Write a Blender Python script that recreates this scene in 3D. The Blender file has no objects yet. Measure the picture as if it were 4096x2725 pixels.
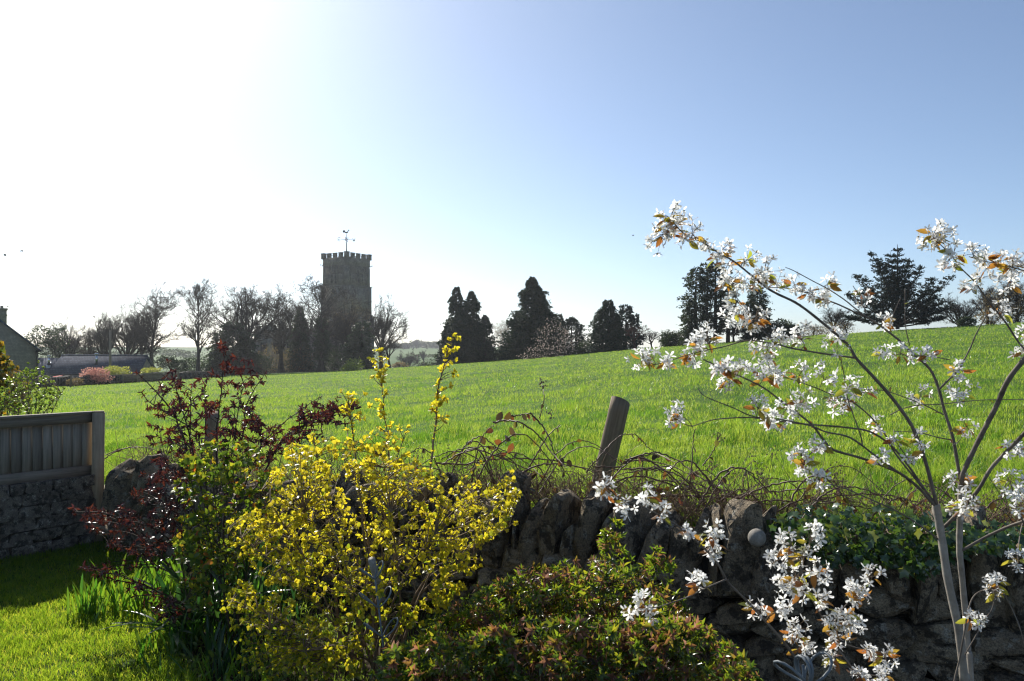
import bpy, math, random
import numpy as np
from mathutils import Vector, Matrix, Quaternion

# ------------------------------------------------------------------ camera, sky, sun, exposure
scene = bpy.context.scene
C = scene.collection
CAMZ = 1.84
FOC = 4096 * 28.0 / 36.0          # focal length in photo pixels
CX, HY = 2048.0, 1400.0           # image centre column and horizon row
cam = bpy.data.cameras.new("camera")
cam.lens = 28.0
cam.sensor_width = 36.0
cam.shift_y = (HY - 1362.5) / 4096.0
cam.clip_start = 0.05
cam.clip_end = 8000
cam.dof.use_dof = True
cam.dof.focus_distance = 9.0
cam.dof.aperture_fstop = 9.0
camo = bpy.data.objects.new("camera", cam)
C.objects.link(camo)
camo.location = (0, 0, CAMZ)
camo.rotation_euler = (math.radians(90), 0, 0)
scene.camera = camo

SUN_AZ = math.radians(-29)        # left of straight ahead
SUN_EL = math.radians(35)
world = bpy.data.worlds.new("World")
scene.world = world
world.use_nodes = True
wn = world.node_tree.nodes
wl = world.node_tree.links
bg = wn["Background"]
sky = wn.new("ShaderNodeTexSky")
sky.sky_type = 'NISHITA'
sky.sun_disc = False
sky.sun_elevation = SUN_EL
sky.sun_rotation = SUN_AZ
sky.altitude = 100
sky.air_density = 0.75
sky.dust_density = 0.76
sky.ozone_density = 3.2
tn = wn.new("ShaderNodeMix"); tn.data_type = 'RGBA'; tn.blend_type = 'MULTIPLY'; tn.inputs[0].default_value = 1.0
tn.inputs[7].default_value = (0.97, 1.0, 0.99, 1)      # even tint of the whole sky
hs = wn.new("ShaderNodeHueSaturation"); hs.inputs["Saturation"].default_value = 0.92
wl.new(sky.outputs[0], hs.inputs["Color"]); wl.new(hs.outputs[0], tn.inputs[6]); wl.new(tn.outputs[2], bg.inputs[0])
bg.inputs[1].default_value = 0.083
S = Vector((math.sin(SUN_AZ) * math.cos(SUN_EL), math.cos(SUN_AZ) * math.cos(SUN_EL), math.sin(SUN_EL)))
sl = bpy.data.lights.new("sun", 'SUN')
sl.energy = 4.2
sl.angle = math.radians(0.53)
sl.color = (1.0, 0.95, 0.86)
so = bpy.data.objects.new("sun", sl)
C.objects.link(so)
so.rotation_euler = S.to_track_quat('Z', 'Y').to_euler()
so.location = (-30, 60, 50)
scene.view_settings.view_transform = 'Standard'
scene.view_settings.look = 'None'
scene.view_settings.exposure = 0.75
scene.view_settings.gamma = 1.0
scene.view_settings.use_curve_mapping = False
scene.render.engine = 'CYCLES'
cy = scene.cycles
cy.use_denoising = True
try:
    cy.denoiser = 'OPENIMAGEDENOISE'
    cy.denoising_input_passes = 'RGB_ALBEDO_NORMAL'
except Exception:
    pass
cy.max_bounces = 6
cy.diffuse_bounces = 3
cy.glossy_bounces = 2
cy.transmission_bounces = 4
cy.transparent_max_bounces = 4
cy.volume_bounces = 0
cy.sample_clamp_indirect = 6.0
scene.render.film_transparent = False
cy.filter_width = 1.15

# ------------------------------------------------------------------ helpers
def PF(x, y, d):                  # photo pixel (4096 wide) at depth d metres -> world point
    return np.array([(x - CX) / FOC * d, d, CAMZ + (HY - y) / FOC * d])

VS = 4096.0 / 2357.0
def PV(x, y, d):                  # the same for coordinates read off the 2357 wide view
    return PF(x * VS, y * VS, d)

def rng_(s): return np.random.default_rng(s)
def nrm(a):
    a = np.asarray(a, float)
    return a / (np.linalg.norm(a, axis=-1, keepdims=True) + 1e-9)

class MB:
    def __init__(self):
        self.v = []; self.f = []; self.t = []; self.n = 0
    def add(self, v, faces, tint=0.0):
        v = np.asarray(v, float).reshape(-1, 3)
        fs = faces if isinstance(faces, list) and len(faces) and isinstance(faces[0], np.ndarray) else [np.asarray(q) for q in _by_size(faces)]
        for f in fs:
            self.f.append(f + self.n)
        self.v.append(v)
        t = np.asarray(tint, float)
        self.t.append(np.full(len(v), float(t)) if t.ndim == 0 else t)
        self.n += len(v)
    def tube(self, path, radii, sides=5, tint=0.0, cap=False):
        p = np.asarray(path, float); n = len(p)
        r = np.broadcast_to(np.asarray(radii, float), (n,)) if np.ndim(radii) else np.full(n, radii)
        tg = np.empty_like(p)
        tg[1:-1] = p[2:] - p[:-2]; tg[0] = p[1] - p[0]; tg[-1] = p[-1] - p[-2]
        tg = nrm(tg)
        mean = p[-1] - p[0]
        ref = np.eye(3)[int(np.argmin(np.abs(mean)))]
        x = nrm(np.cross(tg, ref)); y = np.cross(tg, x)
        a = np.arange(sides) * (2 * math.pi / sides)
        ring = p[:, None, :] + r[:, None, None] * (np.cos(a)[None, :, None] * x[:, None, :] + np.sin(a)[None, :, None] * y[:, None, :])
        i = np.arange(n - 1)[:, None] * sides; j = np.arange(sides)[None, :]; k = (j + 1) % sides
        f = np.stack([i + j, i + k, i + sides + k, i + sides + j], -1).reshape(-1, 4)
        fl = [f]
        if cap:
            fl += [np.arange(sides)[None, ::-1], (np.arange(sides) + (n - 1) * sides)[None, :]]
        self.add(ring.reshape(-1, 3), fl, tint)
    def inst(self, tv, tf, M, L, tint):
        N = len(L)
        if N == 0: return
        k = len(tv)
        v = np.einsum('nij,kj->nki', M, tv) + L[:, None, :]
        off = (np.arange(N) * k)[:, None, None]
        fl = [(f[None] + off).reshape(-1, f.shape[1]) for f in tf]
        self.add(v.reshape(-1, 3), fl, np.repeat(np.broadcast_to(np.asarray(tint, float), (N,)), k))
    def box(self, c, s, R=None, tint=0.0):
        h = np.array(s) / 2.0
        v = np.array([[x, y, z] for z in (-1, 1) for y in (-1, 1) for x in (-1, 1)], float) * h
        if R is not None: v = v @ np.asarray(R).T
        self.add(v + np.array(c), [np.array([[0, 2, 3, 1], [4, 5, 7, 6], [0, 1, 5, 4], [1, 3, 7, 5], [3, 2, 6, 7], [2, 0, 4, 6]])], tint)
    def mesh(self, name, origin=(0, 0, 0), smooth=False):
        me = bpy.data.meshes.new(name)
        if not self.v: return me
        v = np.concatenate(self.v) - np.asarray(origin, float)
        me.vertices.add(len(v))
        me.vertices.foreach_set("co", v.astype(np.float32).ravel())
        li = np.concatenate([f.ravel() for f in self.f]).astype(np.int32)
        tot = np.concatenate([np.full(len(f), f.shape[1]) for f in self.f]).astype(np.int32)
        st = np.concatenate([[0], np.cumsum(tot)[:-1]]).astype(np.int32)
        me.loops.add(len(li)); me.loops.foreach_set("vertex_index", li)
        me.polygons.add(len(tot)); me.polygons.foreach_set("loop_start", st)
        if smooth: me.polygons.foreach_set("use_smooth", np.ones(len(tot), bool))
        at = me.attributes.new("tint", 'FLOAT', 'POINT')
        at.data.foreach_set("value", np.concatenate(self.t).astype(np.float32))
        me.update(calc_edges=True)
        return me
    def build(self, name, mat, parent=None, origin=None, smooth=False, kind=None):
        if origin is None: origin = parent.location if parent is not None else (0, 0, 0)
        me = self.mesh(name, origin, smooth)
        return put(name, me, mat, parent, (0, 0, 0) if parent is not None else origin, kind)

def _by_size(faces):
    d = {}
    for f in faces: d.setdefault(len(f), []).append(tuple(f))
    return [np.array(q) for q in d.values()]

def put(name, me, mat, parent=None, loc=(0, 0, 0), kind=None):
    if mat is not None and not me.materials: me.materials.append(mat)
    o = bpy.data.objects.new(name, me)
    C.objects.link(o)
    o.location = Vector([float(q) for q in loc])
    if parent is not None: o.parent = parent
    if kind: o["kind"] = kind
    return o

def thing(name, label, cat, loc=(0, 0, 0), group=None, rz=0.0):
    o = bpy.data.objects.new(name, None)
    o.empty_display_size = 0.1
    C.objects.link(o)
    o.location = Vector([float(q) for q in loc])
    o.rotation_euler = (0, 0, rz)
    o["label"] = label; o["category"] = cat
    if group: o["group"] = group
    return o

def tag(o, label, cat=None, group=None, kind=None):
    o["label"] = label
    if cat: o["category"] = cat
    if group: o["group"] = group
    if kind: o["kind"] = kind
    return o

def bez(p0, p1, p2, n):
    t = np.linspace(0, 1, n)[:, None]
    return (1 - t) ** 2 * p0 + 2 * t * (1 - t) * p1 + t ** 2 * p2

def smooth_path(pts, n):
    p = np.asarray(pts, float)
    if len(p) == 2: return p[0] + (p[1] - p[0]) * np.linspace(0, 1, n)[:, None]
    q = np.vstack([2 * p[0] - p[1], p, 2 * p[-1] - p[-2]])
    out = []
    s = np.linspace(0, len(p) - 1 - 1e-6, n)
    for u in s:
        i = int(u); t = u - i
        a, b, c, d = q[i], q[i + 1], q[i + 2], q[i + 3]
        out.append(0.5 * ((2 * b) + (c - a) * t + (2 * a - 5 * b + 4 * c - d) * t * t + (3 * b - a - 3 * c + d) * t ** 3))
    return np.array(out)

def frames(D, Nn):
    y = nrm(D); x = nrm(np.cross(y, Nn)); z = np.cross(x, y)
    return np.stack([x, y, z], -1)

def vnoise(x, y, s, seed=0):      # cheap smooth noise from rotated sines, about -1..1
    r = rng_(seed); o = 0
    for i in range(7):
        a = r.uniform(0, 6.28); k = r.uniform(0.5, 1.7) / s; ph = r.uniform(0, 6.28)
        o = o + np.sin((x * math.cos(a) + y * math.sin(a)) * k * 6.28 + ph)
    return o / 3.2

def in_poly(P, poly):
    x, y = P[:, 0], P[:, 1]; q = np.asarray(poly, float)
    ins = np.zeros(len(P), bool); j = len(q) - 1
    for i in range(len(q)):
        xi, yi = q[i]; xj, yj = q[j]
        c = ((yi > y) != (yj > y)) & (x < (xj - xi) * (y - yi) / (yj - yi + 1e-9) + xi)
        ins ^= c; j = i
    return ins

def poly_sample(poly, n, r):
    q = np.asarray(poly, float); lo, hi = q.min(0), q.max(0); out = np.zeros((0, 2))
    while len(out) < n:
        P = r.uniform(lo, hi, (n * 3, 2)); out = np.vstack([out, P[in_poly(P, poly)]])
    return out[:n]

# ------------------------------------------------------------------ materials
class NT:
    def __init__(self, name):
        self.m = bpy.data.materials.new(name); self.m.use_nodes = True
        self.t = self.m.node_tree; self.t.nodes.clear()
        self.out = self.n("ShaderNodeOutputMaterial")
    def n(self, k, **kw):
        q = self.t.nodes.new(k)
        for a, b in kw.items(): setattr(q, a, b)
        return q
    def l(self, a, b): self.t.links.new(a, b)
    def ramp(self, fac, stops, interp='LINEAR'):
        q = self.n("ShaderNodeValToRGB"); e = q.color_ramp.elements; q.color_ramp.interpolation = interp
        while len(e) > 1: e.remove(e[-1])
        e[0].position = stops[0][0]; e[0].color = (*stops[0][1], 1)
        for p, c in stops[1:]:
            k = e.new(p); k.color = (*c, 1)
        self.l(fac, q.inputs[0]); return q.outputs[0]
    def noise(self, scale, detail=4, rough=0.55, vec=None, out=0):
        q = self.n("ShaderNodeTexNoise"); q.inputs["Scale"].default_value = scale
        q.inputs["Detail"].default_value = detail; q.inputs["Roughness"].default_value = rough
        if vec is not None: self.l(vec, q.inputs["Vector"])
        return q.outputs[out]
    def math(self, op, a, b=None):
        q = self.n("ShaderNodeMath", operation=op)
        for i, v in enumerate((a, b)):
            if v is None: continue
            if hasattr(v, "links"): self.l(v, q.inputs[i])
            else: q.inputs[i].default_value = v
        return q.outputs[0]
    def mix(self, fac, a, b, blend='MIX'):
        q = self.n("ShaderNodeMix", data_type='RGBA', blend_type=blend)
        for s, v in ((q.inputs[0], fac), (q.inputs[6], a), (q.inputs[7], b)):
            if hasattr(v, "links"): self.l(v, s)
            elif isinstance(v, (int, float)): s.default_value = v
            else: s.default_value = (*v, 1)
        return q.outputs[2]
    def pos(self): return self.n("ShaderNodeNewGeometry").outputs["Position"]
    def obj(self): return self.n("ShaderNodeTexCoord").outputs["Object"]
    def vary(self):                # attribute tint plus the object's own random number, wrapped to 0..1
        a = self.n("ShaderNodeAttribute", attribute_name="tint").outputs["Fac"]
        b = self.n("ShaderNodeObjectInfo").outputs["Random"]
        return self.math('FRACT', self.math('ADD', a, b))
    def bsdf(self, col, rough=0.7, spec=0.3, bump=None, bs=0.3, bd=0.02, metal=0.0):
        q = self.n("ShaderNodeBsdfPrincipled")
        if hasattr(col, "links"): self.l(col, q.inputs["Base Color"])
        else: q.inputs["Base Color"].default_value = (*col, 1)
        if hasattr(rough, "links"): self.l(rough, q.inputs["Roughness"])
        else: q.inputs["Roughness"].default_value = rough
        q.inputs["Specular IOR Level"].default_value = spec
        q.inputs["Metallic"].default_value = metal
        if bump is not None:
            b = self.n("ShaderNodeBump"); b.inputs["Strength"].default_value = bs; b.inputs["Distance"].default_value = bd
            self.l(bump, b.inputs["Height"]); self.l(b.outputs[0], q.inputs["Normal"])
        return q.outputs[0]
    def done(self, sh):
        self.l(sh, self.out.inputs[0]); return self.m

def leaf_mat(name, stops, tstops, trans=0.5, rough=0.4, spec=0.4):
    m = NT(name); v = m.vary()
    a = m.bsdf(m.ramp(v, stops), rough, spec)
    t = m.n("ShaderNodeBsdfTranslucent"); m.l(m.ramp(v, tstops), t.inputs[0])
    x = m.n("ShaderNodeMixShader"); x.inputs[0].default_value = trans
    m.l(a, x.inputs[1]); m.l(t.outputs[0], x.inputs[2])
    return m.done(x.outputs[0])

def stone_mat(name, cols, scale=6.0, lichen=0.35, bump=0.6, bd=0.02, rand=True):
    m = NT(name); p = m.pos()
    n1 = m.noise(scale, 6, 0.65, p)
    c = m.ramp(n1, [(0.3, cols[0]), (0.5, cols[1]), (0.72, cols[2])])
    if rand:
        rr = m.n("ShaderNodeObjectInfo").outputs["Random"]
        c = m.mix(0.5, c, m.ramp(rr, [(0, (0.55, 0.5, 0.45)), (0.5, (0.85, 0.78, 0.68)), (1, (1.0, 0.95, 0.86))]), 'MULTIPLY')
    n2 = m.noise(scale * 3.0, 4, 0.7, p)
    c = m.mix(m.ramp(n2, [(0.56, (0, 0, 0)), (0.64, (lichen, lichen, lichen))]), c, (0.42, 0.41, 0.36))
    n4 = m.noise(scale * 22, 3, 0.7, p)
    c = m.mix(0.75, c, m.ramp(n4, [(0.34, (0.35, 0.34, 0.33)), (0.52, (0.9, 0.9, 0.9)), (0.68, (1.5, 1.48, 1.42))]), 'MULTIPLY')
    n3 = m.noise(scale * 2.2, 5, 0.75, p)
    c = m.mix(m.ramp(n3, [(0.50, (0, 0, 0)), (0.57, (0.8, 0.8, 0.8))]), c, (0.03, 0.028, 0.025))
    h = m.math('ADD', m.noise(scale * 3, 8, 0.7, p), m.math('MULTIPLY', m.noise(scale * 14, 3, 0.6, p), 0.35))
    return m.done(m.bsdf(c, 0.92, 0.15, h, bump, bd))

def wood_mat(name, c1, c2, c3, axis='Z', scale=1.0):
    m = NT(name); p = m.obj()
    mp = m.n("ShaderNodeMapping"); m.l(p, mp.inputs[0])
    sc = {'Z': (60, 60, 3), 'X': (3, 60, 60)}[axis]
    mp.inputs["Scale"].default_value = tuple(q * scale for q in sc)
    rr = m.n("ShaderNodeObjectInfo").outputs["Random"]
    cb = m.n("ShaderNodeCombineXYZ"); m.l(m.math('MULTIPLY', rr, 37.0), cb.inputs[2])
    m.l(cb.outputs[0], mp.inputs["Location"])
    n1 = m.noise(1.0, 5, 0.6, mp.outputs[0])
    c = m.ramp(n1, [(0.2, c1), (0.5, c2), (0.85, c3)])
    c = m.mix(0.8, c, m.ramp(rr, [(0, (0.55, 0.54, 0.53)), (0.5, (0.85, 0.83, 0.8)), (1, (1.1, 1.08, 1.05))]), 'MULTIPLY')
    n2 = m.noise(5.0, 4, 0.6, p)
    c = m.mix(m.ramp(n2, [(0.5, (0, 0, 0)), (0.75, (0.6, 0.6, 0.6))]), c, c1)
    return m.done(m.bsdf(c, 0.85, 0.2, n1, 0.5, 0.004))

def plain_mat(name, c1, c2, scale=8.0, rough=0.8, spec=0.25, bump=0.3, bd=0.01, metal=0.0):
    m = NT(name); n1 = m.noise(scale, 5, 0.6, m.pos())
    return m.done(m.bsdf(m.ramp(n1, [(0.32, c1), (0.68, c2)]), rough, spec, n1, bump, bd, metal))

M = {}
M['wall_stone'] = stone_mat('weathered_limestone', [(0.165, 0.135, 0.098), (0.29, 0.24, 0.175), (0.43, 0.365, 0.27)], 5.0, 0.6, 0.9, 0.035)
M['block_stone'] = stone_mat('dark_block_stone', [(0.11, 0.098, 0.085), (0.18, 0.16, 0.14), (0.27, 0.24, 0.205)], 8.0, 0.6, 0.5, 0.012)
M['wall_core'] = plain_mat('wall_core_earth', (0.02, 0.017, 0.013), (0.05, 0.042, 0.03), 20)
M['fence_wood'] = wood_mat('weathered_fence_wood', (0.15, 0.135, 0.115), (0.27, 0.245, 0.21), (0.38, 0.345, 0.30))
M['fence_rail'] = wood_mat('weathered_rail_wood', (0.13, 0.115, 0.095), (0.24, 0.21, 0.17), (0.34, 0.30, 0.245), 'X')
M['post_wood'] = wood_mat('brown_post_wood', (0.20, 0.155, 0.11), (0.33, 0.26, 0.185), (0.44, 0.355, 0.26))
M['stake_wood'] = wood_mat('stake_wood', (0.15, 0.115, 0.085), (0.26, 0.205, 0.15), (0.36, 0.29, 0.215), 'Z', 0.7)
M['soil'] = plain_mat('garden_soil', (0.025, 0.018, 0.012), (0.06, 0.045, 0.03), 25, 0.95, 0.1, 0.8, 0.03)
M['mortar'] = plain_mat('dirty_mortar', (0.05, 0.045, 0.04), (0.10, 0.09, 0.08), 25)
M['lawn'] = plain_mat('lawn_turf', (0.03, 0.05, 0.012), (0.05, 0.085, 0.02), 30, 0.95, 0.1, 0.6, 0.02)
M['bark'] = plain_mat('dark_tree_bark', (0.035, 0.029, 0.023), (0.075, 0.062, 0.05), 3.0, 0.9, 0.15, 0.5, 0.05)
M['bark_pale'] = plain_mat('pale_twig_bark', (0.20, 0.17, 0.12), (0.36, 0.31, 0.22), 3.0, 0.9, 0.15)
M['bark_red'] = plain_mat('reddish_twig_bark', (0.09, 0.05, 0.04), (0.16, 0.09, 0.07), 3.0, 0.9, 0.15)
M['serv_bark'] = plain_mat('smooth_grey_bark', (0.10, 0.08, 0.065), (0.22, 0.185, 0.15), 18.0, 0.75, 0.3, 0.35, 0.004)
M['serv_trunk'] = plain_mat('pale_grey_trunk_bark', (0.20, 0.175, 0.145), (0.40, 0.36, 0.30), 22.0, 0.75, 0.3, 0.4, 0.004)
M['stem_dark'] = plain_mat('dark_stem_bark', (0.05, 0.035, 0.028), (0.10, 0.075, 0.055), 30.0, 0.8, 0.25)
M['stem_tan'] = plain_mat('tan_stem_bark', (0.14, 0.095, 0.06), (0.28, 0.21, 0.145), 30.0, 0.8, 0.25)
M['cane'] = plain_mat('bramble_cane', (0.09, 0.05, 0.035), (0.20, 0.13, 0.09), 25.0, 0.6, 0.35)
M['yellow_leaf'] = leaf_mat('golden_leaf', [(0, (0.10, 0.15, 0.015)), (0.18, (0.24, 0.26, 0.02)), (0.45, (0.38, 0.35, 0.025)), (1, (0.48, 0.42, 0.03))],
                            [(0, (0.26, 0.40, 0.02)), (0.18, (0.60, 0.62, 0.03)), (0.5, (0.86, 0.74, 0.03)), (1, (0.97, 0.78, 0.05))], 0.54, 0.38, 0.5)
M['red_leaf'] = leaf_mat('purple_leaf', [(0, (0.026, 0.015, 0.015)), (0.5, (0.058, 0.027, 0.025)), (1, (0.09, 0.038, 0.028))],
                         [(0, (0.05, 0.014, 0.013)), (0.6, (0.12, 0.026, 0.02)), (1, (0.26, 0.06, 0.025))], 0.34, 0.25, 0.55)
M['spiraea_leaf'] = leaf_mat('spring_leaf', [(0, (0.045, 0.085, 0.016)), (0.6, (0.09, 0.14, 0.02)), (0.93, (0.18, 0.19, 0.025)), (0.97, (0.28, 0.10, 0.02)), (1, (0.35, 0.09, 0.02))],
                             [(0, (0.14, 0.27, 0.02)), (0.6, (0.36, 0.48, 0.03)), (0.93, (0.68, 0.62, 0.03)), (0.97, (0.78, 0.25, 0.03)), (1, (0.8, 0.2, 0.03))], 0.45, 0.4, 0.45)
M['mound_leaf'] = leaf_mat('glossy_green_leaf', [(0, (0.022, 0.05, 0.014)), (0.6, (0.045, 0.085, 0.02)), (1, (0.09, 0.11, 0.02))],
                           [(0, (0.14, 0.28, 0.02)), (0.6, (0.38, 0.52, 0.03)), (1, (0.62, 0.56, 0.03))], 0.42, 0.26, 0.6)
M['tip_leaf'] = leaf_mat('bronze_tip_leaf', [(0, (0.09, 0.065, 0.022)), (0.5, (0.13, 0.06, 0.04)), (1, (0.20, 0.11, 0.085))],
                         [(0, (0.50, 0.44, 0.03)), (0.5, (0.48, 0.20, 0.08)), (1, (0.50, 0.28, 0.19))], 0.45, 0.35, 0.45)
M['serv_leaf'] = leaf_mat('bronze_spring_leaf', [(0, (0.14, 0.055, 0.025)), (0.4, (0.17, 0.09, 0.03)), (0.65, (0.15, 0.13, 0.03)), (1, (0.13, 0.16, 0.03))],
                          [(0, (0.48, 0.16, 0.04)), (0.4, (0.64, 0.33, 0.05)), (0.65, (0.58, 0.47, 0.05)), (1, (0.46, 0.52, 0.05))], 0.5, 0.35, 0.45)
M['petal'] = leaf_mat('white_petal', [(0, (0.78, 0.78, 0.78)), (1, (0.85, 0.85, 0.82))],
                      [(0, (0.93, 0.93, 0.91)), (1, (0.97, 0.97, 0.93))], 0.6, 0.6, 0.2)
M['stamen'] = plain_mat('stamen', (0.25, 0.19, 0.06), (0.42, 0.33, 0.12), 60)
M['ivy_leaf'] = leaf_mat('ivy_leaf', [(0, (0.03, 0.065, 0.026)), (0.7, (0.055, 0.10, 0.036)), (1, (0.10, 0.14, 0.045))],
                         [(0, (0.05, 0.13, 0.02)), (0.7, (0.16, 0.28, 0.03)), (1, (0.40, 0.42, 0.05))], 0.28, 0.2, 0.8)
M['bramble_leaf'] = leaf_mat('old_bramble_leaf', [(0, (0.03, 0.028, 0.02)), (0.5, (0.06, 0.045, 0.035)), (0.8, (0.10, 0.05, 0.035)), (1, (0.06, 0.08, 0.02))],
                             [(0, (0.08, 0.06, 0.02)), (0.5, (0.25, 0.14, 0.03)), (0.8, (0.42, 0.12, 0.03)), (1, (0.34, 0.34, 0.04))], 0.35, 0.3, 0.6)
M['dead_twig'] = plain_mat('dead_twig', (0.13, 0.09, 0.06), (0.34, 0.25, 0.17), 25.0, 0.9, 0.15)
M['blade'] = leaf_mat('strap_leaf', [(0, (0.03, 0.085, 0.02)), (1, (0.07, 0.15, 0.02))], [(0, (0.10, 0.32, 0.02)), (1, (0.36, 0.55, 0.03))], 0.42, 0.32, 0.5)
M['blade_dark'] = leaf_mat('dark_strap_leaf', [(0, (0.02, 0.055, 0.025)), (1, (0.04, 0.08, 0.03))], [(0, (0.04, 0.14, 0.03)), (1, (0.10, 0.22, 0.03))], 0.32, 0.3, 0.5)
M['field_grass'] = leaf_mat('meadow_grass', [(0, (0.025, 0.065, 0.010)), (0.35, (0.06, 0.125, 0.016)), (0.7, (0.10, 0.165, 0.025)), (1, (0.17, 0.20, 0.05))],
                            [(0, (0.08, 0.22, 0.014)), (0.35, (0.24, 0.46, 0.03)), (0.7, (0.45, 0.64, 0.05)), (1, (0.64, 0.72, 0.10))], 0.52, 0.36, 0.45)
M['lawn_grass'] = leaf_mat('lawn_grass_blade', [(0, (0.04, 0.10, 0.012)), (0.5, (0.07, 0.15, 0.016)), (1, (0.12, 0.19, 0.02))],
                           [(0, (0.20, 0.38, 0.015)), (0.5, (0.50, 0.66, 0.035)), (1, (0.78, 0.80, 0.07))], 0.52, 0.26, 0.7)
M['conifer'] = leaf_mat('conifer_spray', [(0, (0.02, 0.04, 0.022)), (0.7, (0.04, 0.066, 0.032)), (1, (0.07, 0.09, 0.04))],
                        [(0, (0.012, 0.03, 0.012)), (1, (0.04, 0.06, 0.02))], 0.22, 0.6, 0.25)
M['cedar'] = leaf_mat('cedar_needles', [(0, (0.016, 0.03, 0.024)), (1, (0.034, 0.052, 0.038))],
                      [(0, (0.012, 0.03, 0.018)), (1, (0.03, 0.05, 0.025))], 0.2, 0.6, 0.25)
M['evergreen'] = leaf_mat('evergreen_leaf', [(0, (0.022, 0.034, 0.02)), (1, (0.05, 0.066, 0.03))],
                          [(0, (0.03, 0.06, 0.02)), (1, (0.08, 0.12, 0.03))], 0.28, 0.5, 0.3)
M['far_leaf'] = leaf_mat('distant_leaf', [(0, (0.035, 0.05, 0.03)), (1, (0.07, 0.085, 0.045))],
                         [(0, (0.06, 0.09, 0.03)), (1, (0.12, 0.15, 0.05))], 0.3, 0.6, 0.25)
M['bud_leaf'] = leaf_mat('brown_bud', [(0, (0.11, 0.085, 0.05)), (1, (0.20, 0.155, 0.085))], [(0, (0.22, 0.16, 0.07)), (1, (0.36, 0.27, 0.11))], 0.4, 0.6, 0.25)
M['pale_bud'] = leaf_mat('pale_bud', [(0, (0.46, 0.36, 0.30)), (1, (0.66, 0.58, 0.50))], [(0, (0.5, 0.38, 0.30)), (1, (0.72, 0.62, 0.52))], 0.4, 0.6, 0.25)
M['pink_bud'] = leaf_mat('pink_blossom', [(0, (0.42, 0.22, 0.20)), (1, (0.58, 0.34, 0.26))], [(0, (0.6, 0.25, 0.22)), (1, (0.75, 0.40, 0.28))], 0.4, 0.6, 0.25)
M['lime_leaf'] = leaf_mat('lime_shrub_leaf', [(0, (0.20, 0.23, 0.05)), (1, (0.36, 0.36, 0.09))], [(0, (0.40, 0.44, 0.06)), (1, (0.62, 0.6, 0.12))], 0.4, 0.5, 0.3)
M['green_leaf'] = leaf_mat('fresh_green_leaf', [(0, (0.05, 0.09, 0.022)), (1, (0.12, 0.17, 0.04))], [(0, (0.18, 0.30, 0.03)), (1, (0.42, 0.52, 0.06))], 0.45, 0.35, 0.45)
M['laurel_leaf'] = leaf_mat('laurel_orange_leaf', [(0, (0.04, 0.06, 0.02)), (0.6, (0.10, 0.08, 0.02)), (1, (0.22, 0.13, 0.02))], [(0, (0.12, 0.18, 0.02)), (0.6, (0.4, 0.25, 0.02)), (1, (0.65, 0.36, 0.03))], 0.4, 0.3, 0.5)
M['iron'] = plain_mat('grey_blue_iron', (0.11, 0.13, 0.145), (0.19, 0.215, 0.23), 30, 0.5, 0.4, 0.2, 0.002)
M['ball'] = plain_mat('pale_ball_stone', (0.20, 0.185, 0.16), (0.36, 0.33, 0.29), 40, 0.9, 0.15, 0.3, 0.004)
M['bird'] = plain_mat('dark_feathers', (0.02, 0.02, 0.022), (0.04, 0.04, 0.042), 5)
M['cut_wood'] = plain_mat('cut_branch', (0.22, 0.20, 0.18), (0.36, 0.34, 0.31), 60)

# ------------------------------------------------------------------ terrain
EDGE = np.array([[-1500, 1600, 45], [-600, 1590, 50], [100, 1560, 58], [300, 1543, 74], [500, 1530, 85], [900, 1506, 108], [1300, 1489, 122],
                 [1700, 1465, 118], [2000, 1443, 112], [2600, 1391, 102], [3300, 1339, 92], [3650, 1317, 88], [4096, 1291, 84], [5000, 1235, 80], [6500, 1170, 76]], float)
EU = (EDGE[:, 0] - CX) / FOC
EZ = -(EDGE[:, 1] - HY) / FOC * EDGE[:, 2]
WALL = np.array([[-4.05, 7.75], [-2.5, 6.85], [0.0, 5.55], [1.5, 4.85], [2.6, 4.42], [4.6, 3.9]])
def wall_y(x): return np.interp(x, WALL[:, 0], WALL[:, 1])
def terrain(x, y):
    x = np.asarray(x, float); y = np.asarray(y, float)
    d = np.maximum(y, 4.0); u = x / d
    D = np.interp(u, EU, EDGE[:, 2]); zE = np.interp(u, EU, EZ)
    z0 = -1.22 + 0.05 * np.clip(u, -1, 1)
    s = np.clip((d - 6) / (D - 6), 0, 1)
    zin = z0 + (zE - z0) * s ** 0.94
    zin = zin + 0.05 * vnoise(x, y, 9.0, 3) * np.clip(1 - s, 0, 1) * np.clip((d - 7) / 6, 0, 1)
    far = np.interp(d, [0, 120, 200, 300, 600, 900, 1300, 1800, 2600], [-6, -7, -9.5, -7.4, -3.0, 2.6, 4.0, -6, -30])
    far = far + 1.2 * vnoise(x, y, 260.0, 5) * np.clip((d - 250) / 200, 0, 1)
    w = np.clip((d - D) / 130.0, 0, 1); w = w * w * (3 - 2 * w)
    fall = zE - 0.035 * np.clip(d - D - 4, 0, 400) * np.clip(u + 0.6, 0, 1.2)
    return CAMZ + np.where(d <= D, zin, fall * (1 - w) + far * w)

def field_start(u):
    d = np.full_like(u, 6.0)
    for _ in range(12): d = wall_y(u * d)
    return np.where(u < -0.53, 7.6, d)

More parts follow.
